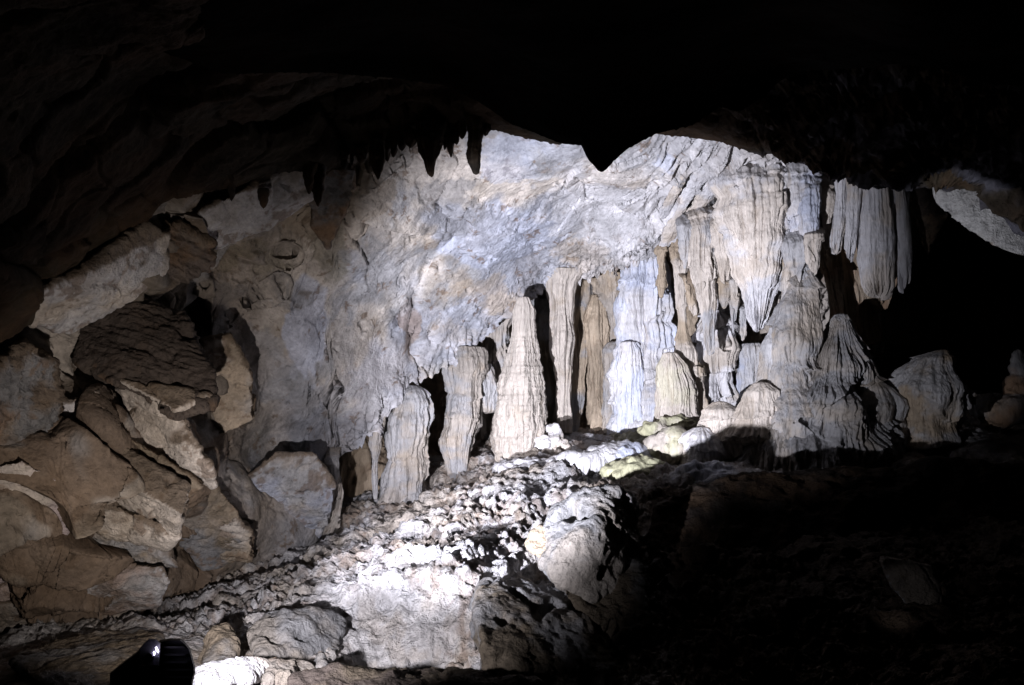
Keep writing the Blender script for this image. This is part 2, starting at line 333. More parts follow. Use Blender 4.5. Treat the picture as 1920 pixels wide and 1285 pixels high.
C1_BOT = [(-400,760),(0,640),(60,606),(80,548),(150,520),(265,435),(300,390),(350,368),(430,350),(500,322),(560,318),(592,330),(620,312),(650,296),(700,292),(740,278),(780,256),(830,242),(900,236),(960,250),(1050,268),(1090,270),(1105,285),(1160,280),(1230,252),(1290,256),(1350,262),(1430,288),(1520,302),(1600,326),(1700,345),(1765,350),(1790,355),(1815,350),(1840,358),(1847,390),(1862,385),(1880,400),(1905,432),(1940,450),(2300,520)]
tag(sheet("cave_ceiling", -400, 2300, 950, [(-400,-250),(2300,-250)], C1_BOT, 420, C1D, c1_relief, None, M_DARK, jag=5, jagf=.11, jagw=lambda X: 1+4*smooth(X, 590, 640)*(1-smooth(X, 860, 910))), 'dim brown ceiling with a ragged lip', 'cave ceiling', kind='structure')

# --- near black roof with a hanging point
C0P = [(-400,-50,5.0),(200,20,5.6),(420,138,6.4),(800,155,7),(1000,240,7.4),(1130,320,7.6),(1300,235,7.6),(1500,140,7.4),(1850,190,7.2),(2300,200,7),(0,-300,2.5),(1000,-300,3),(2000,-300,3),(1000,0,5),(400,0,4.8),(1700,0,5)]
C0D = rbf([(a, b) for a, b, _ in C0P], [c for *_, c in C0P], 50)
C0_BOT = [(-400,-80),(0,-20),(200,20),(300,95),(420,138),(600,140),(740,150),(830,165),(900,195),(960,232),(1000,246),(1060,268),(1090,270),(1100,292),(1112,308),(1122,318),(1128,323),(1138,316),(1152,300),(1180,278),(1230,252),(1300,236),(1350,203),(1390,208),(1440,175),(1470,150),(1520,132),(1600,128),(1680,120),(1760,130),(1850,160),(2300,180)]
def c0_relief(p, px, py):
    edge = smooth(py-curve(C0_BOT, px), -30, 0)
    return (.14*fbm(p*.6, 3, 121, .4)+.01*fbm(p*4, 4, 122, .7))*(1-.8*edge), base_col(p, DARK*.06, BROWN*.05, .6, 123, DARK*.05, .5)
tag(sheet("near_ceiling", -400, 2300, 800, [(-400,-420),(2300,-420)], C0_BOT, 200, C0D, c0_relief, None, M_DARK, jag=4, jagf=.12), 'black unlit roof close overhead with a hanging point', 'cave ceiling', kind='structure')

# ------------------------------------------------------------------ ground: one world-space height field
GP = [(0,1192,10.4),(110,1200,9.6),(230,1180,11),(320,1150,12),(400,1112,12.8),(480,1085,13.4),(560,1048,14.2),(640,1003,15.2),(720,962,16.2),(830,925,17),(880,880,17.8),(930,856,18.2),(1050,832,18.6),(1180,800,19.4),(1300,765,19.2),(1400,735,19),
      (100,1250,7.6),(300,1300,6.6),(420,1262,7.2),(500,1250,7.6),(600,1262,7.9),(700,1258,8.2),(800,1255,8.3),(880,1252,8.2),(500,1160,9.6),(560,1145,9.3),(620,1130,9.0),(700,1120,8.95),(800,1115,8.9),(870,1110,8.9),(400,1165,9.8),(300,1190,9.4),
      (650,1080,10.4),(800,1060,10.4),(900,1040,10.8),(980,1085,10.2),(900,980,11.9),(800,1000,11.7),(700,1040,11.5),(1000,960,12.4),(1000,900,14.6),(1100,905,14.6),(1150,860,16.6),(1250,880,15.2),(1050,860,17),(940,900,15.8),
      (1240,925,12.6),(1400,915,12.4),(1300,960,11.4),(1400,970,11),(1230,1070,9.6),(1250,1190,8.3),(1100,1190,8.9),(1050,1300,7.9),(1550,925,12.2),(1700,905,12.4),(1900,860,13),(2200,850,13),(1600,1000,9.8),(1900,1000,9.6),(1500,1150,7),(1800,1200,6.4),(1200,1340,7.2),(1000,1400,7.4),(2200,1100,7.5)]
gw = P(*np.array(GP, float).T); 
extra = np.array([[-14,12,1.0],[-12,22,3],[0,23.5,3.3],[6,24,3.4],[12,24,3.6],[20,24,4],[4,34,4.5],[14,34,4.5],[26,40,5],[-6,2.5,.9],[0,2.5,.9],[6,2.5,1.0],[14,8,1.5],[-12,5,1.0],[-3,4.3,.95],[2,4.6,1.1],[30,14,3]])
ga = np.concatenate([gw, extra]); GZ = rbf(ga[:, :2], ga[:, 2], 0.35, 0.05)
print('ground z', gw[:, 2].min(), gw[:, 2].max())
def ground_z(x, y): return GZ(np.array([x]), np.array([y]))[0]
def to_px(p):
    r = p-CAM; d = r@FW; return W0/2+F*r[:, 0]/d, H0/2-F*(r@UP)/d, d
nr, nc = 1000, 900
yy = 2.2*(44/2.2)**np.linspace(0, 1, nr)[:, None]; ss = np.linspace(-.95, 1.05, nc)[None]
GX = ss*yy; GY = np.broadcast_to(yy, GX.shape); G = np.stack([GX, GY, GZ(GX, GY)], -1)
gn = gnormals(G); gn *= np.sign(gn[..., 2:3])
p = G.reshape(-1, 3); px, py, dd_ = to_px(p)
nod = smooth(py, 860, 930)*0+1
cliff = smooth(px+40*fbm(p*1.5, 3, 219), 560, 660)*(1-smooth(px+60*fbm(p*2, 3, 218), 800, 870))*smooth(py+50*fbm(p*1.4, 4, 220), 1080, 1160)           # the smooth white face at the foot
fs = smooth(p[:, 1], 14.5, 16.5)                                                          # flowstone terraces further up
wq = p + .12*np.stack([perlin(p*2, 201), perlin(p*2+9, 202), perlin(p*2+19, 203)], -1)
F1, F2, R_, O_ = worley(wq*5.0*np.array([1, .8, 1]), 205); f1, f2, r2, o2 = worley(wq*13.0, 206)
lump = (1-F1**2)*.5+R_[:, 0]*.5
sel = smooth(fbm(p*.9, 4, 207, .6), -.35, .15)
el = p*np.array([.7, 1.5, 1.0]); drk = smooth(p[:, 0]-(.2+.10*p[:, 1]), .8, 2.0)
h = (1-cliff)*(1-.72*fs)*(1-.7*drk)*(sel*(.012*lump-.03*(1-smooth(F2-F1, 0, .22)))+.048*ridged(wq*4.6, 5, 216, .66)+.05*fbm(p*3, 5, 222, .72)-.09*smooth(fbm(el*2.4, 4, 223, .65), .25, .55)+.008*(1-f1**2))
h += (1-cliff)*(1-.7*drk)*.07*ridged(el*1.1, 3, 217, .55)*(1-.5*fs)
h += (1-cliff)*.14*fbm(p*.9, 4, 208, .55)+.03*fbm(p*5, 4, 209, .6) + cliff*(.15*fbm(p*1.3, 5, 210, .55)-.08*smooth(fbm(p*4, 3, 211), .3, .6)+.03*ridged(p*2.5, 4, 221, .6))
ter = (p[:, 2]*2.2+.9*fbm(p*.6, 3, 212)); h += fs*.10*np.abs(np.mod(ter, 1)-.5)
pit = smooth(fbm(p*1.6+4, 4, 213, .65), .35, .6); h -= pit*(1-cliff)*.10
fr2 = (1-smooth(p[:, 1], 8.2, 9.6))*(1-smooth(px, 540, 620)); h *= 1-.8*fr2
c = base_col(p, WHITE*.92, CREAM*.85, .8, 215, TAN*.8, .35); c = mixc(c, np.broadcast_to(BROWN*1.1, c.shape), .65*(1-cliff)*smooth(.35-F2+F1, 0.05, .35)*sel)
mo = smooth(1-((px-1225)/95)**2-((py-845)/70)**2+.9*fbm(p*1.1, 4, 225), .2, .7); c = mixc(c, np.broadcast_to(MOSS*1.0, c.shape), .7*mo)
dk_shade = smooth(p[:, 0]-(.2+.10*p[:, 1]), .1, .7)*(1-smooth(p[:, 1], 11.3, 12.3)); c = mixc(c, np.broadcast_to(WHITE*.9, c.shape), .7*cliff); c = mixc(c, np.broadcast_to(TAN*.9, c.shape), .35*cliff*smooth(fbm(p*2.2, 5, 224, .65), .1, .5)); c = mixc(c, np.broadcast_to(BROWN*.35, c.shape), .95*dk_shade)  # shade on the floor right of the boulder painted in as dark brown
fr = 1-smooth(p[:, 1], 6.6, 7.2); c = mixc(c, np.broadcast_to(BROWN, c.shape), .6*fr)
V = p + gn.reshape(-1, 3)*h[:, None]
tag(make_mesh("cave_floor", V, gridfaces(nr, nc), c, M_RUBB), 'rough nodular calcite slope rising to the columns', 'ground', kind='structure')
print('floor', round(time.time()-T0, 1))

# ------------------------------------------------------------------ dripstone limbs (stalagmites, stalactites, columns, curtains)
def limb(name, prof, d, flute=.06, ff=3.0, ring=.02, rf=5.0, lump=.05, flat=1.0, c1=CREAM, c2=GREY, stain=TAN, st=.4, seed=0, tip='both', nth=200, res=1.6, mat=None, parent=None, fz=.08, hem=0.0, wob=.16, tier=0.0, tf=1.6, crust=1.0, root=0.0):
    """prof rows: (py, x_left, x_right) in photo pixels from top to bottom; d = distance or (d_top, d_bottom)"""
    pr = np.array(prof, float); y = pr[:, 0]; nz = max(24, int((y[-1]-y[0])/res)+8)
    t = np.linspace(y[0], y[-1], nz)
    def sm(v):
        a = np.interp(t, y, v); k = max(1, int(nz*.02)); ker = np.ones(2*k+1)/(2*k+1); return np.convolve(np.pad(a, k, mode='edge'), ker, 'valid')
    xl, xr = sm(pr[:, 1]), sm(pr[:, 2]); dt, db = (d, d) if np.isscalar(d) else d
    D = np.interp(t, [y[0], y[-1]], [dt, db]); D = D + root*np.clip(1-(t-t[0])/(t[-1]-t[0])/.28, 0, 1)**1.5; C = P((xl+xr)/2, t, D); R = (xr-xl)/2/F*near(D)
    zz = np.stack([C[:, 2]*1.6+seed*7.7, 0*t, 0*t], -1); zr = np.stack([C[:, 2]*2.6+seed*3.3, 0*t+5, 0*t], -1)
    C[:, 0] += wob*R.mean()*fbm(zz, 3, 11); R = R*(1+wob*.8*fbm(zr, 3, 12))
    # closed rounded ends
    s = np.arange(nz)/(nz-1); endn = max(3, int(6/res)); 
    if tip in ('both', 'top'): R[:endn] *= np.sqrt(np.linspace(0.02, 1, endn))
    if tip in ('both', 'bottom'): R[-endn:] *= np.sqrt(np.linspace(1, 0.02, endn))
    th = np.linspace(0, 2*math.pi, nth, endpoint=False)
    cx, sy = np.cos(th), np.sin(th)
    base = C[:, None, :] + R[:, None, None]*np.stack([cx, sy*flat, 0*cx], -1)[None]
    N_ = np.broadcast_to(np.stack([cx*flat, sy, 0*cx], -1)[None], base.shape)
    p = base.reshape(-1, 3); z = C[:, 2][:, None]*np.ones(nth); Rm = R.mean()
    q = np.stack([(cx[None]*Rm+C[:, 0:1]*.5).ravel()+seed*3.1, (sy[None]*Rm*1.0+0*z).ravel(), (z*fz).ravel()], -1).astype(f32)
    wv = perlin(p*1.3, seed+300)*.035; q[:, 0] += wv
    q2 = q*np.array([1, 1, .7])
    fl = 1.5*billow(q*ff*1.15, 2, seed+310, .55)+.75*billow(q2*ff*3.6, 2, seed+311, .6)-.45
    qr = p.copy(); qr[:, :2] *= .35; qr[:, 2] *= rf; rg = fbm(qr, 3, seed+320, .6)
    lm = fbm(p*1.3, 2, seed+330, .45)
    sc_ = np.minimum(1, R/ (Rm+1e-6))[:, None]*np.ones(nth); sc_ = sc_.ravel()
    h = sc_*(1.35*flute*fl + .38*ring*rg + lump*1.2*lm) + sc_*(.012*ridged(p*np.array([8, 8, 2.2]), 3, seed+340, .7)+.010*fbm(p*14, 2, seed+341, .7))*crust
    if tier:
        tz = p[:, 2]*tf+1.1*fbm(p*.8, 3, seed+370)+.18*billow(q*ff*1.3, 2, seed+371); tt = np.mod(tz, 1)
        h = h + sc_*tier*((1-tt)**1.6-.35)*(.6+.9*np.clip(fl+.4, 0, 1.2))
    Vv = p + N_.reshape(-1, 3)*h[:, None]
    if hem:
        a_ = np.tile(th, nz); wgt = np.repeat(smooth(np.linspace(0, 1, nz), .72, 1.0), nth)
        hq = np.stack([np.cos(a_)*R.max()*6+seed, np.sin(a_)*R.max()*6, 0*a_], -1); Vv[:, 2] -= hem*wgt*(billow(hq, 3, seed+360, .7)*2.2-.9)
    c = base_col(p, c1, c2, 1.1, seed+350, stain, st); c = mixc(c, np.broadcast_to(stain*.7, c.shape), .55*smooth(-fl, .0, .35))
    o = make_mesh(name, Vv, gridfaces(nz, nth, True, True), c, mat or M_DRIP, parent)
    # close the two ends
    bm = bmesh.new(); bm.from_mesh(o.data); bm.verts.ensure_lookup_table()
    for idx in (range(nth), range((nz-1)*nth, nz*nth)):
        try: bm.faces.new([bm.verts[i] for i in idx])
        except Exception: pass
    bmesh.ops.recalc_face_normals(bm, faces=bm.faces); bm.to_mesh(o.data); bm.free()
    return o

GC = 'dripstone columns and stalagmites on the slope'
tag(limb("stalagmite", [(556,974,990),(580,966,1000),(620,962,1003),(680,952,1010),(740,938,1016),(790,927,1021),(830,925,1020),(870,928,1008),(900,915,1015)], (17.2,17.6), .045, 3.6, .045, 11, .07, tier=.012, tf=3.2, wob=.06, c1=CREAM*.92, c2=CREAM*.75, st=.3, seed=1, nth=320),
    'tallest pale stalagmite, pear shaped and banded, standing in front of the columns', 'stalagmite', GC)
tag(limb("stalagmite", [(722,756,780),(735,744,800),(770,736,806),(800,730,806),(850,728,800),(900,726,797),(950,720,795),(985,716,798)], (17.0,16.6), .06, 3.4, .03, 5, .12, tier=.02, tf=1.1, c1=GREY*.85, c2=CREAM*.6, st=.35, seed=2, nth=260),
    'thick blunt grey stalagmite left of the black opening', 'stalagmite', GC)
tag(limb("column", [(650,842,905),(690,842,912),(740,846,905),(790,840,898),(830,838,890),(865,843,880),(900,846,868),(915,850,866)], (18.4,17.6), .07, 3.0, .04, 5, .09, tier=.03, tf=1.3, c1=GREY*.8, c2=CREAM*.58, st=.5, seed=3, nth=240),
    'knobbly grey column right of the black opening, tapering to its foot', 'column', GC)
tag(limb("stalactite", [(680,880,915),(720,884,925),(770,892,928),(776,898,922)], 18.6, .05, 3.0, .02, 5, .05, c1=GREY, c2=CREAM*.7, seed=4, nth=160),
    'short broad stalactite hanging beside the knobbly grey column', 'stalactite', 'stalactites hanging over the columns')
tag(limb("column", [(505,1010,1090),(530,1028,1066),(560,1032,1066),(620,1036,1070),(680,1042,1072),(740,1046,1068),(790,1048,1070),(815,1050,1068)], (19.0,18.6), .09, 2.8, .03, 4, .10, flat=.7, c1=CREAM, c2=CREAM*.8, st=.45, seed=5, nth=200),
    'slim ragged column just right of the tallest stalagmite, pale on its left edge', 'column', GC)
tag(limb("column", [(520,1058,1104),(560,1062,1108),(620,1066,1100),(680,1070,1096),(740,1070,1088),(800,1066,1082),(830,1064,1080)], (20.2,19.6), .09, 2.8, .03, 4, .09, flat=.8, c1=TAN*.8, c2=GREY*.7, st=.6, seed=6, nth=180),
    'dark brown column in the shade behind the slim ragged one', 'column', GC)
tag(limb("column", [(552,1112,1128),(575,1101,1140),(620,1099,1146),(680,1103,1144),(740,1106,1146),(800,1108,1160),(830,1108,1168)], (20.0,19.8), .05, 4.0, .01, 4, .05, c1=TAN*1.15, c2=TAN*.8, stain=BROWN, st=.4, seed=7, nth=220),
    'tan fluted column with a domed shoulder, left of the broad white one', 'column', GC)
tag(limb("column", [(500,1118,1165),(540,1128,1166),(580,1140,1168),(640,1146,1166),(700,1148,1166)], (19.9,19.9), .06, 4.0, .01, 4, .06, c1=CREAM*.85, c2=TAN, st=.5, seed=8, nth=160),
    'narrow hanging rib between the tan column and the broad white one', 'column', GC)
tag(limb("stalagmite", [(640,1146,1160),(655,1138,1168),(700,1136,1170),(760,1134,1172),(830,1130,1180)], 19.3, .05, 4.0, .01, 4, .05, c1=CREAM*.8, c2=GREY, st=.5, seed=9, nth=160),
    'small round-topped stalagmite tucked against the broad white column', 'stalagmite', GC)
o = tag(limb("column", [(450,1160,1262),(480,1172,1244),(500,1168,1248),(560,1164,1250),(620,1166,1254),(680,1166,1262),(730,1160,1278),(780,1156,1292),(830,1150,1310)], (18.8,18.7), .10, 3.0, .008, 3, .14, tier=.07, tf=.55, c1=WHITE*1.1, c2=BLUE*1.25+.08, stain=TAN, st=.25, seed=10, nth=420, fz=.05),
    'broad white column with deep vertical flutes', 'column', GC)
tag(limb("stalagmite", [(640,1166,1192),(660,1162,1202),(710,1158,1206),(760,1158,1206),(800,1155,1210),(830,1155,1210)], 18.2, .06, 4, .008, 3, .04, c1=WHITE*1.1, c2=BLUE*1.25+.08, st=.15, seed=11, nth=200, fz=.05),
    'white domed stalagmite grown against the foot of the broad white column', 'stalagmite', GC)
tag(limb("stalagmite", [(660,1245,1262),(690,1240,1280),(740,1238,1300),(790,1238,1312),(830,1238,1318)], 16.7, .07, 4, .01, 3, .05, c1=CREAM*1.0, c2=CREAM*.6+MOSS*.5, st=.3, seed=12, nth=220, fz=.06),
    'yellowish fluted mound right of the foot of the broad white column', 'stalagmite', GC)
tag(limb("stalagmite", [(526,1336,1352),(536,1334,1356),(580,1330,1356),(592,1316,1362),(640,1312,1368),(690,1306,1372),(720,1302,1374),(760,1300,1378),(800,1298,1380)], 17.8, .06, 3.6, .03, 5, .16, tier=.10, tf=1.7, c1=WHITE*1.1, c2=CREAM, st=.3, seed=13, nth=260),
    'white stacked stalagmite with a narrow upper stub, centre of the shadowed hollow', 'stalagmite', GC)
tag(limb("stalagmite", [(643,1396,1424),(652,1390,1434),(680,1390,1436),(720,1388,1438),(760,1386,1440)], 17.6, .06, 5, .01, 4, .05, c1=GREY*1.3, c2=BLUE, st=.3, seed=14, nth=160),
    'short grey ribbed stalagmite stub beside the flowstone mound', 'stalagmite', GC)
tag(limb("stalactite", [(700,696,730),(760,700,722),(830,694,712),(900,698,708),(938,702,706)], 16.2, .04, 3.4, .01, 4, .04, c1=GREY, c2=CREAM*.7, seed=15, nth=120, root=1.2),
    'long thin stalactite left of the blunt grey stalagmite', 'stalactite', 'stalactites hanging over the columns')
tag(limb("stalactite", [(820,612,632),(870,615,630),(940,613,628),(1000,612,630)], 15.2, .04, 3.4, .01, 4, .04, c1=GREY, c2=CREAM*.7, seed=16, nth=120, root=1.6),
    'thin grey rib hanging at the corner of the dark hollow', 'stalactite', 'stalactites hanging over the columns')

# hanging group at the right
for k, (prof, d, a, b, lab) in enumerate([
    ([(470,1236,1275),(540,1244,1270),(620,1248,1268),(700,1240,1276),(770,1236,1290)], 19.2, CREAM*.9, TAN, 'slim tan column in the shade just right of the broad white one'),
    ([(500,1086,1112),(600,1090,1106),(700,1086,1108),(820,1080,1115)], 20.4, TAN*.7, BROWN*1.5, 'thin brown column left of the tan fluted one'),
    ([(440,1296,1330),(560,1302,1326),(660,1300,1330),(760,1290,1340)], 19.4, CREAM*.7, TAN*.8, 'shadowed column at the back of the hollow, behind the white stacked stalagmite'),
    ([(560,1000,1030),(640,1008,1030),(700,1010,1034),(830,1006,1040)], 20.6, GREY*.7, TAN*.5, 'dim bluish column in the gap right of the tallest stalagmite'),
    ([(560,925,965),(620,915,950),(700,905,945),(760,900,940)], 19.8, GREY*1.0, CREAM*.7, 'flat grey hanging rib behind the left side of the tallest stalagmite')]):
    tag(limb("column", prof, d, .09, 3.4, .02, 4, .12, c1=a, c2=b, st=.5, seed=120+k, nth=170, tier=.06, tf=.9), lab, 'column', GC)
GH = 'hanging dripstones at the right of the lit wall'
H = [([(270,1345,1440),(330,1335,1490),(380,1345,1490),(450,1365,1482),(520,1384,1466),(570,1402,1448),(592,1406,1436),(606,1412,1424)],15.6,.07,2.8,.012,CREAM*1.2,WHITE,.3,'great white cone-shaped stalactite, largest of the hanging group',380),
     ([(370,1288,1345),(420,1290,1345),(470,1298,1342),(520,1302,1338),(580,1316,1342),(640,1326,1338)],16.4,.06,3.2,.03,CREAM*1.1,GREY*1.1,.4,'long ragged stalactite left of the great white cone',200),
     ([(400,1245,1300),(450,1256,1298),(500,1262,1290),(560,1268,1284),(620,1272,1288),(660,1266,1300),(690,1262,1316),(740,1256,1320),(790,1256,1322)],17.2,.05,3.2,.02,CREAM*1.0,TAN,.4,'thin waisted column reaching the floor left of the ragged stalactite',180),
     ([(390,1335,1372),(460,1344,1370),(505,1350,1368),(522,1354,1366)],16.0,.05,3.6,.02,CREAM*1.1,CREAM*.8,.3,'stub stalactite between the ragged one and the great cone',140),
     ([(500,1366,1386),(550,1369,1384),(600,1375,1379)],16.2,.03,3.6,.01,GREY*1.2,CREAM,.3,'small pointed stalactite under the left side of the great cone',100),
     ([(285,1420,1535),(330,1440,1530),(400,1455,1528),(450,1470,1528),(490,1488,1522),(510,1498,1514)],15.3,.05,3.0,.02,WHITE,BLUE*1.3,.2,'smooth bluish white bulge right of the great cone',260),
     ([(400,1462,1500),(450,1468,1516),(500,1478,1520),(540,1470,1532),(580,1466,1532),(620,1470,1530)],15.0,.05,2.8,.02,CREAM,GREY*1.1,.4,'slanting pale pillar standing on the flowstone mound',200),
     ([(310,1506,1533),(380,1504,1532),(440,1501,1530),(480,1505,1524)],14.9,.04,3.4,.04,WHITE*.95,BLUE*1.2,.3,'narrow ringed stalactite at the edge of the brown gap',120),
     ([(420,1512,1540),(460,1512,1538),(492,1518,1534),(500,1522,1530)],14.7,.05,3.4,.02,CREAM,GREY,.3,'stubby ragged stalactite below the narrow ringed one',100),
     ([(300,1562,1590),(360,1568,1588),(420,1563,1586),(455,1558,1580),(468,1558,1576)],14.8,.03,3.4,.01,WHITE,CREAM,.2,'first narrow curtain right of the brown gap',120),
     ([(300,1585,1620),(360,1588,1616),(420,1588,1610),(455,1584,1606),(468,1584,1602)],14.6,.03,3.4,.01,WHITE*.95,CREAM,.3,'second narrow curtain, close beside the first',120),
     ([(310,1616,1662),(380,1618,1668),(450,1612,1672),(510,1614,1676),(535,1620,1676),(545,1632,1664)],14.6,.05,2.2,.008,WHITE,CREAM*1.1,.25,'widest pale stone curtain, with a ragged hem',240),
     ([(325,1664,1676),(400,1667,1680),(460,1670,1680),(480,1672,1678)],14.7,.02,3,.01,WHITE*.9,GREY,.3,'thin curtain fold right of the widest one',80),
     ([(330,1677,1692),(400,1680,1698),(470,1684,1706),(520,1684,1706),(528,1688,1702)],14.6,.03,3,.01,WHITE*.9,CREAM,.3,'last full curtain before the black gallery',100),
     ([(335,1695,1704),(420,1698,1707),(475,1700,1708)],14.9,.015,3,.01,GREY,GREY,.3,'sliver of curtain at the edge of the black gallery',60),
     ([(500,1268,1276),(560,1290,1300),(580,1296,1302)],16.8,.02,3,.01,CREAM,TAN,.3,'tiny ragged stalactite inside the shadowed hollow',60),
     ([(180,1560,1600),(330,1537,1600),(480,1540,1602),(560,1560,1640),(640,1560,1650)],16.6,.08,2.4,.02,TAN*.8,BROWN*1.4,.5,'brown fluted rock pillar behind the narrow curtains',260),
     ([(300,1600,1700),(430,1600,1700),(520,1610,1680),(560,1640,1660)],16.2,.08,2.4,.02,TAN*.7,BROWN*1.3,.5,'brown fluted rock behind the widest curtain',200)]
for k, (prof, d, fl, ff, rg, a, b, st, lab, nth) in enumerate(H):
    nm = "stone_curtain" if 'curtain' in lab and 'behind' not in lab else ("rock_pillar" if 'pillar' in lab or 'rock' in lab else ("column" if 'waisted' in lab else "stalactite"))
    tag(limb(nm, prof, d, fl, ff, rg, 6, .05, flat=.55 if 'curtain' in lab else .7, c1=a, c2=b, st=st, seed=40+k, nth=nth, crust=.6 if 'curtain' in lab else 1.1, hem=.16 if 'curtain' in lab else (0 if 'column' in lab else .14), tier=0 if 'curtain' in lab else .05, tf=.8, root=0 if 'curtain' in lab else 1.3), lab, nm.replace('_', ' '), GH)
for k, (x_, w_, y0_, y1_, d_, lab) in enumerate([
    (1240, 13, 440, 560, 17.6, 'slender drip hanging right over the top of the broad white column'),
    (1284, 9, 400, 505, 16.5, 'slender drip just left of the long ragged stalactite'),
    (1310, 8, 430, 590, 16.9, 'slender drip in the shade behind the long ragged stalactite'),
    (1358, 7, 500, 580, 16.5, 'slender drip pointing at the stub of the stacked stalagmite'),
    (1392, 9, 560, 640, 16.4, 'slender drip low behind the left edge of the great cone'),
    (1455, 10, 470, 585, 15.9, 'slender drip close to the right edge of the great cone'),
    (1468, 7, 440, 530, 15.4, 'slender drip beside the slanting pale pillar'),
    (1550, 9, 330, 470, 15.3, 'slender dark drip in the brown gap before the first curtain'),
    (1608, 5, 330, 500, 14.9, 'slender drip between the second and the widest curtain'),
    (1182, 8, 478, 560, 18.9, 'slender drip at the upper left shoulder of the broad white column')]):
    tag(limb("stalactite", [(y0_,x_-w_,x_+w_),(y0_+(y1_-y0_)*.4,x_-w_*.8,x_+w_*.75),(y0_+(y1_-y0_)*.8,x_-w_*.45,x_+w_*.5),(y1_,x_-w_*.12,x_+w_*.15)], d_, .04, 4, .02, 5, .06, c1=CREAM if k % 3 else TAN, c2=GREY*1.1, st=.4, seed=160+k, nth=90, tier=.03, tf=1.6, root=.8), lab, 'stalactite', GH)
# radiating ribs where the wall sweeps up to the right
rb = [((1375,262),(1310,330),(1262,420),(1240,470),11),((1400,270),(1345,340),(1300,400),(1280,440),12),((1345,262),(1290,320),(1255,380),(1225,440),9),((1420,280),(1380,340),(1345,400),(1335,440),12),((1330,262),(1300,290),(1275,330),(1262,350),8),((1410,275),(1400,330),(1375,390),(1368,430),10),((1300,262),(1285,290),(1272,320),(1262,345),7)]
ribname = ['long slanting rib sweeping down left under the roof','second slanting rib, thicker, right of the long one','thin slanting rib lowest along the pale wall','slanting rib leading into the ragged stalactite','short slanting rib tight under the ceiling lip','steep rib leading into the great cone','shortest rib beside the bluish wall patch']
for k, (a, b, c_, e, hw) in enumerate(rb):
    tag(limb("flowstone_rib", [(a[1],a[0]-hw*.5,a[0]+hw*.5),(b[1],b[0]-hw,b[0]+hw),(c_[1],c_[0]-hw,c_[0]+hw),(e[1],e[0]-hw*.5,e[0]+hw*.5)], (15.0,17.7), .05, 3, .04, 5, .07, c1=CREAM*1.15, c2=WHITE, st=.35, seed=70+k, nth=110), ribname[k], 'flowstone rib', GH)

# dark stalactites on the ceiling lip
GS = 'dark stalactites along the ceiling lip'
S = [(570,590,312,365,'small dark stalactite at the left end of the ceiling lip'),(590,602,318,388,'dark stalactite with a wide root, next to the leftmost one'),(428,440,352,378,'tiny fang hanging over the bright shelf'),(490,498,362,392,'thin curved fang hanging over the bright shelf'),
     (701,716,270,338,'slim dark stalactite in the middle of the fringe'),(786,828,235,0,'fattest dark stalactite with a pointed end'),(830,838,240,282,'short spike right of the fattest dark stalactite'),(841,850,242,296,'middle spike of the small trio'),(852,860,240,272,'rightmost spike of the small trio'),(877,903,228,0,'long dark stalactite nearest the black roof'),
     (656,664,288,312,'small spike left of the slim dark stalactite'),(672,682,288,308,'second small spike left of the slim dark stalactite'),(722,730,280,304,'small spike right of the slim dark stalactite'),(748,760,262,284,'blunt spike below the ragged lip'),(640,650,290,318,'thin spike at the left of the ragged fringe'),(690,699,284,312,'short spike touching the slim dark stalactite on its left'),(734,741,268,296,'needle thin spike between the slim and the fattest stalactites'),(764,776,250,278,'broad tooth left of the fattest dark stalactite'),(862,871,236,262,'small tooth beside the long dark stalactite'),(905,915,236,256,'tiny tooth right of the long dark stalactite')]
for k, (xl, xr, y0, y1, lab) in enumerate(S):
    if xl == 786: prof = [(230,784,832),(260,786,824),(290,793,820),(310,798,817),(325,802,814),(333,808,812)]
    elif xl == 877: prof = [(222,872,908),(250,880,902),(285,878,898),(305,883,898),(328,890,895)]
    else: prof = [(y0-8,xl-2,xr+2),(y0+(y1-y0)*.4,xl+(xr-xl)*.1,xr-(xr-xl)*.12),(y0+(y1-y0)*.75,xl+(xr-xl)*.25,xr-(xr-xl)*.25),(y1,xl+(xr-xl)*.45,xr-(xr-xl)*.45)]
    tag(limb("stalactite", prof, float(C1D(np.array([(xl+xr)/2]), np.array([float(y0)]))[0])-.05, .03, 4, .02, 5, .035, c1=BROWN*.4, c2=DARK*.4, st=.1, seed=90+k, nth=70), lab, 'stalactite', GS)

# ------------------------------------------------------------------ remeshed solids: boulders, blocks, mounds
DG = bpy.context.evaluated_depsgraph_get
def solid(name, bm, voxel, relief, mat, smooth_it=2):
    me = bpy.data.meshes.new(name); bm.to_mesh(me); bm.free()
    o = bpy.data.objects.new(name, me); COL.objects.link(o)
    r = o.modifiers.new("r", 'REMESH'); r.mode = 'VOXEL'; r.voxel_size = voxel*.62
    if smooth_it:
        s = o.modifiers.new("s", 'SMOOTH'); s.iterations = smooth_it; s.factor = .6
    dg = DG(); dg.update(); ev = o.evaluated_get(dg); m2 = bpy.data.meshes.new_from_object(ev)
    o.modifiers.clear(); o.data = m2; bpy.data.meshes.remove(me); m2.name = name
    n = len(m2.vertices); V = np.empty(n*3, f32); m2.vertices.foreach_get('co', V); V = V.reshape(-1, 3)
    N_ = np.empty(n*3, f32); m2.vertex_normals.foreach_get('vector', N_); N_ = N_.reshape(-1, 3)
    h, c = relief(V, N_); V = V + N_*h[:, None]; m2.vertices.foreach_set('co', V.astype(f32).ravel())
    m2.polygons.foreach_set('use_smooth', np.ones(len(m2.polygons), bool)); set_col(m2, c); m2.materials.clear(); m2.materials.append(mat); m2.update()
    return o
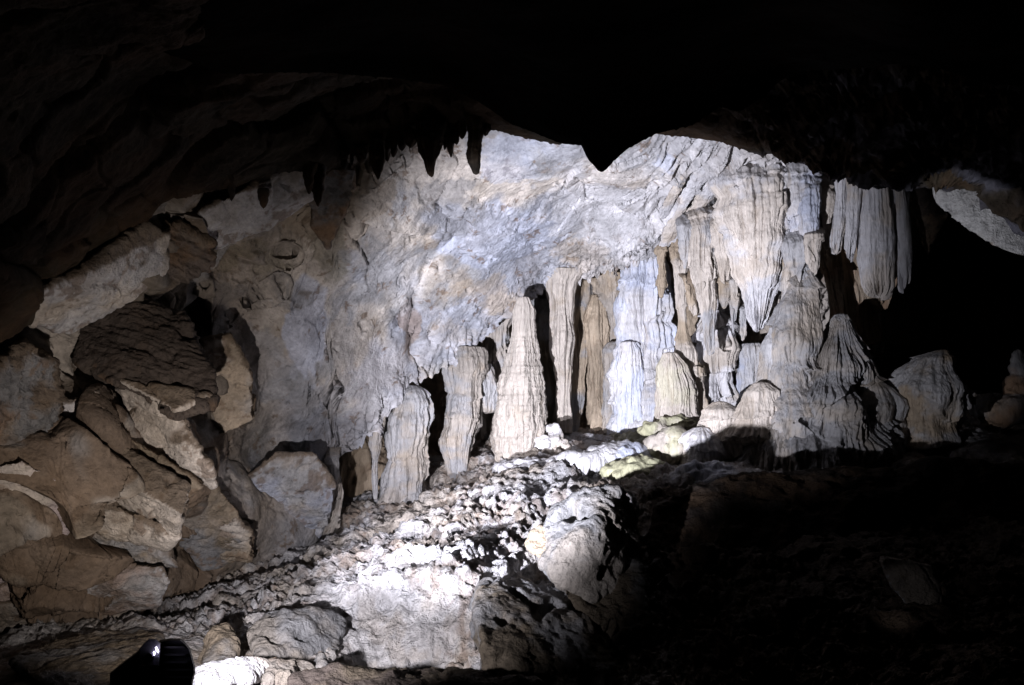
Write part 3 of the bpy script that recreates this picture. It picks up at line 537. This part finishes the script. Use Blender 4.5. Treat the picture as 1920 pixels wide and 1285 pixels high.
def hull_bm(pts):
    bm = bmesh.new()
    for q in pts: bm.verts.new(q)
    r = bmesh.ops.convex_hull(bm, input=bm.verts); junk = [e for e in r['geom_interior'] if isinstance(e, bmesh.types.BMVert)]
    if junk: bmesh.ops.delete(bm, geom=junk, context='VERTS')
    return bm
def block(front, back=1.2, name="rock_block", label='', seed=0, voxel=.035, c1=CREAM, c2=GREY, stain=TAN*.8, st=.5, amp=.05, grp='broken blocks at the foot of the left wall', cat='rock block', streak=0.0, shade_c=np.array([.155, .112, .078])):
    gx = np.mean([f[0] for f in front]); gy = np.mean([f[1] for f in front]); front = [(gx+(a-gx)*1.13, gy+(b-gy)*1.16, d) for a, b, d in front]
    fr = [tuple(P(a, b, d)) for a, b, d in front]; cxp = np.mean([f[0] for f in front]); cyp = np.mean([f[1] for f in front])
    bk = [tuple(P(cxp+(a-cxp)*.9, cyp+(b-cyp)*.85-8, d+back)) for a, b, d in front]
    def rel(p, n):
        fa, cr = facets(p, 1.6, seed+400, .5)
        h = amp*(.7*fbm(p*1.3, 4, seed+401, .6)+.25*ridged(p*3, 3, seed+402))-.05*smooth(ridged(p*1.1+3, 2, seed+409, .5), 1.25, 1.42)+.30*fa*amp*5+.012*fbm(p*12, 3, seed+403)
        if streak: q = p.copy(); q[:, 2] = q[:, 2]*7+q[:, 0]*2.2; q[:, 0] *= .6; h = h+streak*ridged(q*2.4, 3, seed+404)
        c = base_col(p, c1, c2, 1.0, seed+405, stain, st, (-.3, .3)); sp = smooth(fbm(p*3.3, 4, seed+407, .7), .35, .5); c = mixc(c, np.broadcast_to(BROWN, c.shape), .6*sp)
        # brown shade painted on every face but the undersides the lamp lights
        shade_m = smooth(n[:, 2]+.45*fbm(p*1.3, 4, seed+408, .6), -.28, -.12); c = mixc(c, np.broadcast_to(shade_c, c.shape), .85*shade_m)
        return h, c
    return tag(solid(name, hull_bm(fr+bk), voxel, rel, M_BLOCK, 0), label, cat, grp)
block([(165,622,9.7),(240,572,10.0),(330,600,10.2),(384,690,9.7),(388,742,9.5),(328,766,9.3),(228,715,9.3),(158,680,9.5)], label='dark layered boulder lying in the hollow of the left wall', seed=1, c1=DARK*.7, c2=DARK*1.2, st=.1, streak=.025, shade_c=DARK*.8)
block([(226,716,9.3),(328,768,9.2),(387,745,9.45),(380,760,9.8),(300,800,10.0),(250,792,9.9)], label='pale wedge sticking out right under the dark layered boulder', seed=2, c1=CREAM*1.1, c2=CREAM*.9, st=.2)
block([(262,770,9.6),(325,768,9.4),(345,830,9.5),(388,870,9.6),(396,902,9.9),(350,905,10.1),(255,845,9.8),(235,800,9.7)], label='large bright slab slanting down to a blunt corner', seed=3, c1=CREAM*1.15, c2=CREAM*.9, st=.3)
block([(118,762,9.0),(185,738,9.1),(200,790,9.2),(212,812,9.4),(146,810,9.3)], back=.9, label='squarish grey-white block at the upper left of the pile', seed=4, c1=CREAM, c2=WHITE*.85, st=.2)
block([(150,808,9.1),(225,812,9.2),(252,848,9.4),(225,866,9.6),(186,852,9.4)], back=.9, label='bright lozenge block under the squarish one', seed=5, c1=CREAM*1.15, c2=CREAM*.9, st=.15)
block([(100,830,8.9),(140,818,8.95),(186,850,9.0),(178,878,9.15),(140,890,9.2),(105,860,9.1)], back=.9, label='small brown block left of the bright lozenge block', seed=6, c1=TAN*.8, c2=TAN*.6, st=.5)
block([(172,868,8.9),(218,835,9.1),(342,915,9.2),(332,958,8.95),(322,990,9.3),(164,908,9.15)], label='long slab with a bright lower face and a brown top', seed=7, c1=CREAM*1.15, c2=CREAM*.9, stain=TAN, st=.35)
block([(236,825,9.35),(270,838,9.3),(372,905,9.6),(345,925,9.7),(225,850,9.5)], back=.9, label='brown slab lying above the long bright-faced slab', seed=8, c1=TAN*.8, c2=TAN*.6, st=.5)
block([(132,930,9.0),(165,925,9.0),(320,1000,9.3),(300,1018,9.6),(200,1004,9.4),(138,958,9.2)], back=.9, label='narrow pale strip of rock under the long slab', seed=9, c1=CREAM, c2=TAN*.9, st=.4)
block([(-60,900,8.0),(40,880,8.2),(125,925,8.6),(128,985,8.8),(85,1050,9.1),(0,1100,9.0),(-80,1060,8.4)], label='big pinkish grey block at the left edge of the photo', seed=10, voxel=.04, c1=CREAM*.95, c2=np.array([.5,.42,.42]), st=.35)
block([(5,1112,8.9),(60,1066,8.9),(150,1048,9.0),(288,1068,9.5),(302,1095,9.6),(282,1132,9.9),(130,1160,9.8),(12,1138,9.3)], label='long rounded boulder low down, pink above and bluish below', seed=11, voxel=.04, c1=np.array([.50,.40,.36]), c2=GREY*1.1, st=.35)
block([(130,1005,9.4),(200,995,9.4),(300,1015,9.9),(320,1060,10.1),(200,1060,9.8),(120,1045,9.5)], back=.9, label='brown cracked block between the strip and the long boulder', seed=12, c1=TAN*.8, c2=GREY*.9, st=.5)
block([(-40,1140,8.8),(60,1132,9.0),(130,1160,9.6),(120,1200,9.9),(-40,1215,9.2)], back=.9, label='low grey block at the left edge beneath the long boulder', seed=13, c1=GREY*.9, c2=CREAM*.7, st=.5)
block([(80,1148,9.5),(125,1140,9.5),(152,1160,9.7),(140,1200,10.0),(88,1200,9.9)], back=.8, label='small bluish boulder below the middle of the long boulder', seed=14, c1=BLUE*.75, c2=GREY, st=.4)
block([(180,1130,10.0),(230,1122,10.3),(255,1150,10.5),(235,1190,10.7),(175,1200,10.5)], back=.8, label='dim bluish boulder at the right end of the long boulder', seed=15, c1=BLUE*.75, c2=GREY*.8, st=.4)
block([(388,650,11.4),(430,640,11.6),(465,700,11.9),(470,780,12.3),(420,800,12.2),(385,740,11.8)], label='upright brownish slab with vertical streaks beside the dark hollow', seed=16, c1=TAN*.9, c2=CREAM*.7, st=.45)
block([(476,900,13.4),(520,862,13.4),(590,865,13.8),(618,915,14.1),(614,960,14.2),(585,1030,14.9),(540,1038,14.9),(482,965,14.0)], label='big bluish rounded rock left of the thin grey rib', seed=17, voxel=.045, c1=BLUE*1.0, c2=GREY*1.1, st=.45)
block([(330,930,11.0),(400,920,11.2),(440,960,11.6),(455,1040,12.3),(380,1060,12.1),(330,1000,11.6)], label='shadowy brown rock under the large bright slab', seed=18, voxel=.045, c1=TAN*.5, c2=GREY*.6, st=.5)
block([(416,990,11.7),(440,978,11.7),(468,1000,11.9),(466,1045,12.3),(420,1040,12.2)], back=.6, label='small fan-shaped ribbed stone in the shadowy corner', seed=19, c1=CREAM*.8, c2=TAN*.8, st=.4, streak=.03)
block([(0,700,8.0),(40,660,8.2),(90,690,8.6),(100,780,8.9),(60,880,8.9),(-40,880,8.2),(-60,760,7.8)], label='dim purplish rock with slanting grooves at the left edge', seed=20, voxel=.04, c1=GREY*.6, c2=BROWN*1.3, st=.4, streak=.04)
# ledges that catch the light from below
block([(72,600,8.5),(84,546,8.1),(150,520,8.4),(262,436,9.2),(305,452,9.6),(300,505,9.8),(240,560,9.5),(150,600,9.2),(140,612,9.2)], back=.9, name="rock_ledge", label='bright tapering shelf of rock over the dark hollow', seed=21, voxel=.04, c1=CREAM*.95, c2=WHITE*.85, st=.25, cat='rock ledge', grp='rock ledges of the left wall')
block([(352,430,10.3),(390,395,10.2),(450,365,10.4),(510,325,10.8),(560,322,11.1),(586,345,11.4),(585,370,11.5),(500,425,11.5),(420,455,11.2),(365,458,10.8)], back=.9, name="rock_ledge", label='long bright shelf of rock just under the dim ceiling', seed=22, voxel=.04, c1=CREAM*.95, c2=WHITE*.85, st=.25, cat='rock ledge', grp='rock ledges of the left wall')
block([(262,450,9.6),(330,430,9.9),(385,455,10.4),(388,490,10.6),(330,520,10.3),(280,490,9.9)], back=.8, name="rock_ledge", label='ragged dark purple knot of rock between the two bright shelves', seed=23, c1=DARK*1.6, c2=BROWN, st=.3, streak=.06, cat='rock ledge', grp='rock ledges of the left wall')
block([(590,350,11.9),(622,325,11.8),(662,325,12.0),(655,370,12.2),(615,450,12.7),(590,420,12.4)], back=.9, name="rock_ledge", label='dark wedge with an ochre right edge under the ceiling fringe', seed=24, c1=BROWN*1.6, c2=GREY*.6, st=.4, cat='rock ledge', grp='rock ledges of the left wall')
# front boulders
GB = 'boulders at the lower edge of the slope'
def boulder(pts, lab, seed, back, c1, c2, voxel=.03, amp=.10, pits=.12, st=.25, name="boulder"):
    fr = [tuple(P(a, b, d)) for a, b, d in pts]; cxp = np.mean([f[0] for f in pts]); cyp = np.mean([f[1] for f in pts])
    bk = [tuple(P(cxp+(a-cxp)*.85, cyp+(b-cyp)*.8, d+back)) for a, b, d in pts]
    def rel(p, n):
        h = amp*fbm(p*1.2, 5, seed+500, .5)+.03*ridged(p*3, 4, seed+501, .6)-1.3*pits*smooth(fbm(p*2.4, 2, seed+502), .25, .6)+.01*fbm(p*12, 3, seed+503)
        return h, base_col(p, c1, c2, 1.0, seed+505, TAN*.8, st)
    return tag(solid(name, hull_bm(fr+bk), voxel, rel, M_BLOCK, 5), lab, 'boulder', GB)
boulder([(1008,1030,9.0),(1040,955,9.1),(1075,938,9.1),(1118,920,9.1),(1165,918,9.2),(1188,940,9.3),(1190,1010,9.1),(1175,1090,8.7),(1110,1120,8.4),(1035,1080,8.5),(1095,1000,8.5)], 'pitted grey boulder jutting out at the right end of the bright slope', 31, 1.5, CREAM*.5, GREY*.6)
boulder([(986,1022,8.9),(1010,985,9.0),(1046,980,9.0),(1050,1030,8.8),(1020,1050,8.7)], 'small crusty cream knob against the pitted grey boulder', 32, .6, CREAM*.6, TAN*.8, amp=.05, pits=.08, voxel=.02)
boulder([(890,1130,8.0),(905,1100,8.4),(1010,1090,8.9),(1090,1110,8.9),(1150,1160,8.5),(1180,1260,7.7),(1120,1340,7.2),(915,1300,7.3),(906,1200,7.4),(1000,1150,8.2)], 'broad dark boulder with a sharp lit left edge at the bottom of the photo', 33, 1.6, GREY*.6, TAN*.35, voxel=.035)
boulder([(1050,1090,8.6),(1120,1070,8.7),(1190,1060,8.8),(1215,1180,8.1),(1150,1200,8.0),(1060,1120,8.4)], 'shaded boulder wedged under the pitted grey one', 34, 1.2, GREY*.4, TAN*.25, st=.05)
boulder([(470,1190,7.9),(500,1160,8.1),(590,1150,8.4),(640,1165,8.5),(630,1220,8.1),(590,1250,7.8),(490,1240,7.5)], 'smooth grey boulder left of the bright white face', 35, 1.0, GREY*.55, CREAM*.45, amp=.06, pits=.05)
boulder([(378,1245,7.2),(400,1180,7.6),(425,1172,7.7),(440,1190,7.6),(442,1245,7.2),(410,1262,7.0)], 'upright pointed grey stone right of the floodlight', 36, .4, GREY*.45, TAN*.4, amp=.03, pits=.03, voxel=.02)
boulder([(588,1262,7.2),(598,1232,7.3),(604,1230,7.3),(616,1262,7.2),(600,1275,7.1)], 'tiny upright spike of rock at the bottom edge', 37, .15, CREAM*.35, GREY*.4, amp=.02, pits=.0, voxel=.012)
boulder([(675,975,16.0),(690,940,16.2),(712,950,16.2),(716,975,16.0),(695,985,15.9)], 'small pale stone under the long thin stalactite', 38, .5, CREAM*.8, GREY, amp=.05, pits=.03, voxel=.025)
boulder([(1140,928,9.2),(1155,914,9.3),(1182,924,9.3),(1180,945,9.2),(1150,945,9.1)], 'little crumbly stone on top of the pitted grey boulder', 39, .3, CREAM*.8, GREY, amp=.04, pits=.04, voxel=.02)
boulder([(20,1240,7.2),(140,1200,8.2),(262,1186,8.6),(300,1200,8.0),(300,1280,6.7),(100,1300,6.3)], 'low brown hump of rock left of the floodlight', 40, 1.2, TAN*.55, GREY*.6, amp=.05, pits=.03)
# ledge of bright stone beside the lamp
boulder([(366,1262,6.5),(420,1262,6.6),(480,1240,6.9),(500,1244,7.0),(480,1272,6.7),(420,1283,6.4),(370,1282,6.3)], 'overexposed cream ledge of stone right beside the floodlight', 41, .4, WHITE, CREAM*1.1, amp=.025, pits=.02, voxel=.015, name="stone_ledge")
boulder([(500,1250,7.0),(560,1252,7.2),(620,1268,7.2),(600,1280,7.0),(500,1278,6.8)], 'crumbly dark and pale ledge below the smooth grey boulder', 42, .4, CREAM*.35, BROWN*1.0, amp=.04, pits=.06, voxel=.015, name="stone_ledge")

# flowstone mounds: ellipsoids fused, then fluted
def mound(name, ell, lab, seed, voxel=.05, flute=.10, ff=2.6, c1=CREAM, c2=GREY, stain=TAN*.8, st=.4, cat='flowstone mound', grp='flowstone mounds', nod=.03, fz=.15):
    bm = bmesh.new()
    rr = random.Random(seed); ex = []
    for (px_, py_, d, rx, ry) in ell:
        for k in range((3 if rx > 40 else 0) if 'mound' in name else 0):
            a_ = rr.uniform(-2.9, .1); q_ = rr.uniform(.28, .45); ex.append((px_+rx*.72*math.cos(a_), py_+ry*.72*math.sin(a_)*(1 if rr.random() < .5 else -.6), d-.2*rr.random(), rx*q_, ry*q_*1.2))
    for (px_, py_, d, rx, ry) in list(ell)+ex:
        t = bmesh.new(); bmesh.ops.create_icosphere(t, subdivisions=3, radius=1)
        c = P(px_, py_, d); a, b = rx/F*float(near(d)), ry/F*float(near(d))
        for v in t.verts: v.co = Vector((c[0]+v.co.x*a, c[1]+v.co.y*a*.85, c[2]+v.co.z*b))
        tm = bpy.data.meshes.new('t'); t.to_mesh(tm); t.free(); bm.from_mesh(tm); bpy.data.meshes.remove(tm)
    def rel(p, n):
        q = p.copy(); q[:, 2] *= fz; steep = 1-smooth(n[:, 2], .35, .9)
        fl = 1.4*billow(q*ff*1.6, 2, seed+600, .6)+.6*billow(q*ff*5, 2, seed+606, .6)-.4
        f1, f2, r, o = worley(p*7, seed+601)
        h = flute*fl*(.25+.75*steep)+.16*fbm(p*1.1, 4, seed+602)+nod*(.5-f1)+.02*ridged(p*4, 3, seed+607)+.015*fbm(p*9, 3, seed+603)
        c = base_col(p, c1, c2, 1.0, seed+605, stain, st); c = mixc(c, np.broadcast_to(stain*.6, c.shape), .55*smooth(-fl, .0, .35)*steep)
        return h, c
    return tag(solid(name, bm, voxel, rel, M_DRIP, 12), lab, cat, grp)
GM = 'flowstone mounds'
m0 = limb("flowstone_mound", [(588,1568,1584),(612,1548,1598),(650,1524,1612),(700,1500,1626),(750,1466,1648),(790,1428,1664),(830,1400,1672),(880,1392,1672),(900,1400,1668)], (14.8,14.2), .085, 4.2, .03, 5, .34, flat=.7, c1=GREY*.75, c2=CREAM*.55, stain=TAN*.5, st=.4, seed=141, nth=760, tier=.09, tf=1.3, crust=1.7, hem=.14, wob=.05, tip='top', fz=.14)
tag(m0, 'huge grey flowstone mound with skirts of drips, right of centre', 'flowstone mound', GM)
tag(limb("flowstone_dome", [(505,1496,1522),(530,1474,1532),(575,1466,1534),(620,1462,1532),(660,1450,1525),(720,1440,1530),(780,1430,1540),(830,1420,1550)], (14.9,14.3), .035, 2.2, .02, 5, .20, flat=.8, c1=CREAM*.75, c2=GREY*.9, st=.4, seed=142, nth=360, tier=.10, tf=.7, wob=.08), 'smooth rounded pillar-like lobe rising from the huge mound', 'flowstone dome', GM)
tag(limb("flowstone_dome", [(700,1632,1640),(730,1618,1654),(780,1606,1668),(830,1600,1676),(880,1600,1676)], 14.3, .08, 2.4, .02, 5, .16, c1=GREY*.9, c2=CREAM*.6, st=.4, seed=143, nth=300, tier=.2, tf=1.3, hem=.1), 'dim skirted lobe on the right flank of the huge mound', 'flowstone dome', GM)
tag(limb("flowstone_dome", [(612,1440,1452),(640,1434,1466),(700,1428,1480),(760,1420,1490)], 14.9, .06, 3, .02, 5, .14, c1=GREY*1.2, c2=CREAM*.8, st=.4, seed=144, nth=220, tier=.1, tf=1.5), 'crusty low lobe on the left flank of the huge mound', 'flowstone dome', GM)
tag(limb("flowstone_dome", [(716,1415,1436),(735,1392,1458),(770,1384,1466),(800,1382,1468),(830,1380,1470)], 14.5, .05, 3, .02, 5, .08, c1=CREAM*1.0, c2=CREAM*.75, st=.4, seed=145, nth=300, tier=.06, tf=1.5, hem=.06), 'tan-stained fluted dome left of the huge mound', 'flowstone dome', GM)
tag(limb("flowstone_dome", [(752,1342,1360),(768,1324,1382),(800,1316,1388),(830,1312,1392),(855,1310,1395)], 14.9, .05, 3, .02, 5, .08, c1=CREAM*1.1, c2=CREAM*.8, st=.4, seed=146, nth=280, tier=.06, tf=1.5, hem=.06), 'cream fluted dome lower left of the tan-stained one', 'flowstone dome', GM)
tag(limb("flowstone_dome", [(800,1308,1324),(815,1290,1340),(845,1284,1350),(872,1282,1354),(890,1282,1356)], 14.7, .06, 3.4, .02, 5, .06, c1=WHITE, c2=CREAM, st=.3, seed=147, nth=240, tier=.05, tf=1.5, hem=.06), 'small white fluted dome lowest of the three', 'flowstone dome', GM)
tag(limb("rock_stump", [(655,1758,1775),(672,1712,1784),(690,1690,1786),(740,1680,1788),(780,1690,1786),(830,1700,1780),(870,1700,1782)], 14.2, .05, 2.2, .02, 5, .16, c1=GREY*1.1, c2=TAN*.8, st=.35, seed=148, nth=300, tier=.12, tf=1.1), 'isolated grey rock stump at the edge of the dark on the right', 'rock stump', 'dim rocks on the right')
mound("rock_stump", [(1870,770,15,50,30),(1910,740,15,30,40),(1912,690,15,14,40)], 'barely lit hump at the far right edge', 8, voxel=.05, flute=.05, c1=GREY*.6, c2=BROWN*1.4, cat='rock stump', grp='dim rocks on the right')
mound("mossy_mound", [(1245,806,16.3,50,26),(1275,795,16.3,40,22)], 'yellow-green mound just below the broad white column', 9, voxel=.035, flute=.03, c1=MOSS*1.1, c2=CREAM*.9, st=.2, cat='mossy mound', nod=.06)
mound("mossy_mound", [(1258,845,15.2,46,28),(1235,840,15.3,34,22)], 'yellow-green mound left of the small white dome', 10, voxel=.03, flute=.03, c1=MOSS*1.1, c2=CREAM*.9, st=.2, cat='mossy mound', nod=.06)
mound("mossy_mound", [(1185,890,14.2,58,26),(1200,880,14.3,44,20)], 'lowest yellow-green mound, at the shadow edge above the pitted boulder', 11, voxel=.03, flute=.03, c1=MOSS*1.1, c2=CREAM*.9, st=.2, cat='mossy mound', nod=.06)
mound("flowstone_mound", [(1165,858,15.2,62,22),(1110,870,15.1,52,20)], 'white ribbed hummock left of the yellow-green mounds', 12, voxel=.03, flute=.05, ff=5, c1=WHITE, c2=BLUE*1.2, st=.2)
mound("flowstone_mound", [(1060,878,15.6,74,26),(1000,885,15.4,64,26)], 'low whitish hummock in front of the tallest stalagmite', 13, voxel=.03, flute=.04, ff=5, c1=WHITE*.95, c2=CREAM, st=.25, nod=.07)
mound("flowstone_mound", [(1320,900,13.2,72,20),(1275,908,13.1,48,18)], 'bluish pitted ledge in front of the small domes', 14, voxel=.03, flute=.02, c1=BLUE*1.1, c2=GREY, st=.3, nod=.09)
mound("nodule_cluster", [(1038,808,17.2,16,14),(1028,832,17.0,24,22),(1052,840,17.0,20,18),(1040,822,17.1,18,16)], 'little heap of rounded nodules at the foot of the tallest stalagmite', 15, voxel=.02, flute=.02, c1=WHITE, c2=CREAM, st=.3, nod=.09, cat='nodule cluster')
mound("flowstone_dome", [(1180,800,18.0,20,12),(1182,806,18,26,12)], 'tiny white dome at the foot of the broad white column', 16, voxel=.025, flute=.02, c1=WHITE, c2=WHITE, st=.1, cat='flowstone dome')
# the lit patch far right, its shadow edge cut into the block outline, and the dim leaning rock below it
block([(1740,290,13.8),(1850,270,13.4),(2000,290,13.0),(1990,470,12.6),(1905,466,12.7),(1870,455,12.8),(1800,408,13.3),(1768,380,13.6)], back=1.0, name="lit_outcrop", label='lit patch of the far right rock, outline cut along its shadow edge', seed=60, voxel=.05, c1=GREY*1.3, c2=WHITE*.8, st=.1, amp=.03, shade_c=GREY*1.25, cat='rock face', grp='dim rocks on the right')
block([(1700,350,15.0),(1735,344,14.8),(1765,350,14.8),(1768,400,15.0),(1740,470,15.2),(1712,400,15.2)], back=1.0, name="rock_pillar", label='black rock lobe between the curtains and the lit rock patch', seed=61, voxel=.04, c1=DARK*.6, c2=DARK*.6, st=.1, cat='rock pillar', grp='dim rocks on the right')
block([(1662,1056,7.1),(1700,1062,7.1),(1740,1070,7.2),(1760,1130,7.0),(1742,1185,6.9),(1715,1140,7.0),(1678,1100,7.05)], back=.35, name="rock_block", label='thin bluish rock glimpsed in the dark at lower right', seed=62, voxel=.03, c1=BLUE, c2=GREY, st=.2, cat='rock block', grp='dim rocks on the right')
boulder([(1215,985,10.2),(1230,945,10.4),(1280,915,10.6),(1400,888,10.8),(1560,880,11.0),(1750,875,11.0),(1950,870,11.0),(2000,1000,9.8),(1700,1040,9.4),(1400,1060,9.2),(1220,1060,9.4)], 'long rock shelf coloured shadow-black, running off to the right of the pitted grey boulder', 43, 1.0, BROWN*.25, DARK*.3, voxel=.05, amp=.10, pits=.05, st=.01, name="rock_shelf")  # placed to shade the mound foot; its own shadow painted as near-black colour
boulder([(545,1268,6.6),(640,1256,6.7),(760,1264,6.8),(880,1262,6.9),(1010,1285,6.6),(1020,1360,6.2),(540,1360,6.0)], 'low brown ledge along the bottom edge below the bright white face', 44, .5, DARK*.7, TAN*.22, st=.1, voxel=.02, amp=.04, pits=.03, name="stone_ledge")
print('solids', round(time.time()-T0, 1))

# ------------------------------------------------------------------ floodlight (seen from behind, black against the lit stone)
M_BLK = plain("black_metal", (.006, .006, .007), .6); M_STEEL = plain("bright_bolt", (.7, .7, .75), .2, 1.0)
M_GLINT = plain("violet_glint", (.8, .8, 1), .3, 0, (.75, .68, 1.0, 9)); M_GLASS = plain("lamp_glass", (.9, .9, .95), .1, 0, (.9, .93, 1, 30))  # glint on the bolts painted as emission
fl = bpy.data.objects.new("floodlight", None); COL.objects.link(fl); fl.location = P(318, 1300, 4.6)
tag(fl, 'black floodlight seen from behind at the lower left, with a small violet-white glint', 'floodlight')
bpy.context.view_layer.update()
def part(name, bm, mat, parent):
    me = bpy.data.meshes.new(name); bmesh.ops.recalc_face_normals(bm, faces=bm.faces); bm.to_mesh(me); bm.free()
    for q in me.polygons: q.use_smooth = False
    o = bpy.data.objects.new(name, me); COL.objects.link(o); o.parent = parent
    base = Vector(fl.location) if parent is fl else Vector(fl.location)
    o.matrix_parent_inverse.identity()
    me.transform(__import__('mathutils').Matrix.Translation(-Vector(fl.location))); me.materials.append(mat); return o
def extr(outline, d0, d1, shrink=.92):
    bm = bmesh.new(); n = len(outline); cx_ = sum(a for a, b in outline)/n; cy_ = sum(b for a, b in outline)/n
    rows = []
    for d, s in ((d0, shrink), (d0+.05, 1.0), (d1, 1.0)):
        rows.append([bm.verts.new(P(cx_+(a-cx_)*s, cy_+(b-cy_)*s, d)) for a, b in outline])
    for r1, r2 in zip(rows[:-1], rows[1:]):
        for i in range(n): bm.faces.new([r1[i], r1[(i+1) % n], r2[(i+1) % n], r2[i]])
    bm.faces.new(rows[0]); bm.faces.new(rows[-1][::-1]); return bm
hs = part("housing", extr([(300,1200),(318,1197),(338,1197),(347,1204),(356,1215),(361,1232),(366,1252),(366,1262),(362,1278),(355,1330),(262,1330),(272,1262),(282,1225)], 4.5, 4.7), M_BLK, fl)
part("gear_box", extr([(270,1206),(280,1197),(292,1198),(302,1206),(300,1250),(262,1250),(260,1218)], 4.38, 4.56), M_BLK, fl)
for yk in (1212, 1226, 1240, 1254, 1268): part("cooling_fin", extr([(306,yk),(346+(yk-1212)*.2,yk),(346+(yk-1212)*.2,yk+4),(306,yk+4)], 4.44, 4.55, 1), M_BLK, fl)
part("support_foot", extr([(205,1330),(206,1262),(225,1246),(262,1218),(275,1222),(285,1330)], 4.46, 4.58), M_BLK, fl)
part("glint_bolt", extr([(291,1214),(294,1213),(298,1222),(297,1225),(293,1221)], 4.33, 4.39, .9), M_GLINT, fl)
part("glint_bolt", extr([(287,1223),(290,1221),(291,1226),(289,1230)], 4.33, 4.39, .9), M_GLINT, fl)
bm = bmesh.new(); 
part("bracket_edge", extr([(280,1224),(282,1224),(289,1232),(288,1234)], 4.33, 4.37, .9), M_STEEL, fl)
print('done', round(time.time()-T0, 1), sum(len(o.data.vertices) for o in sc.objects if o.type == 'MESH'))
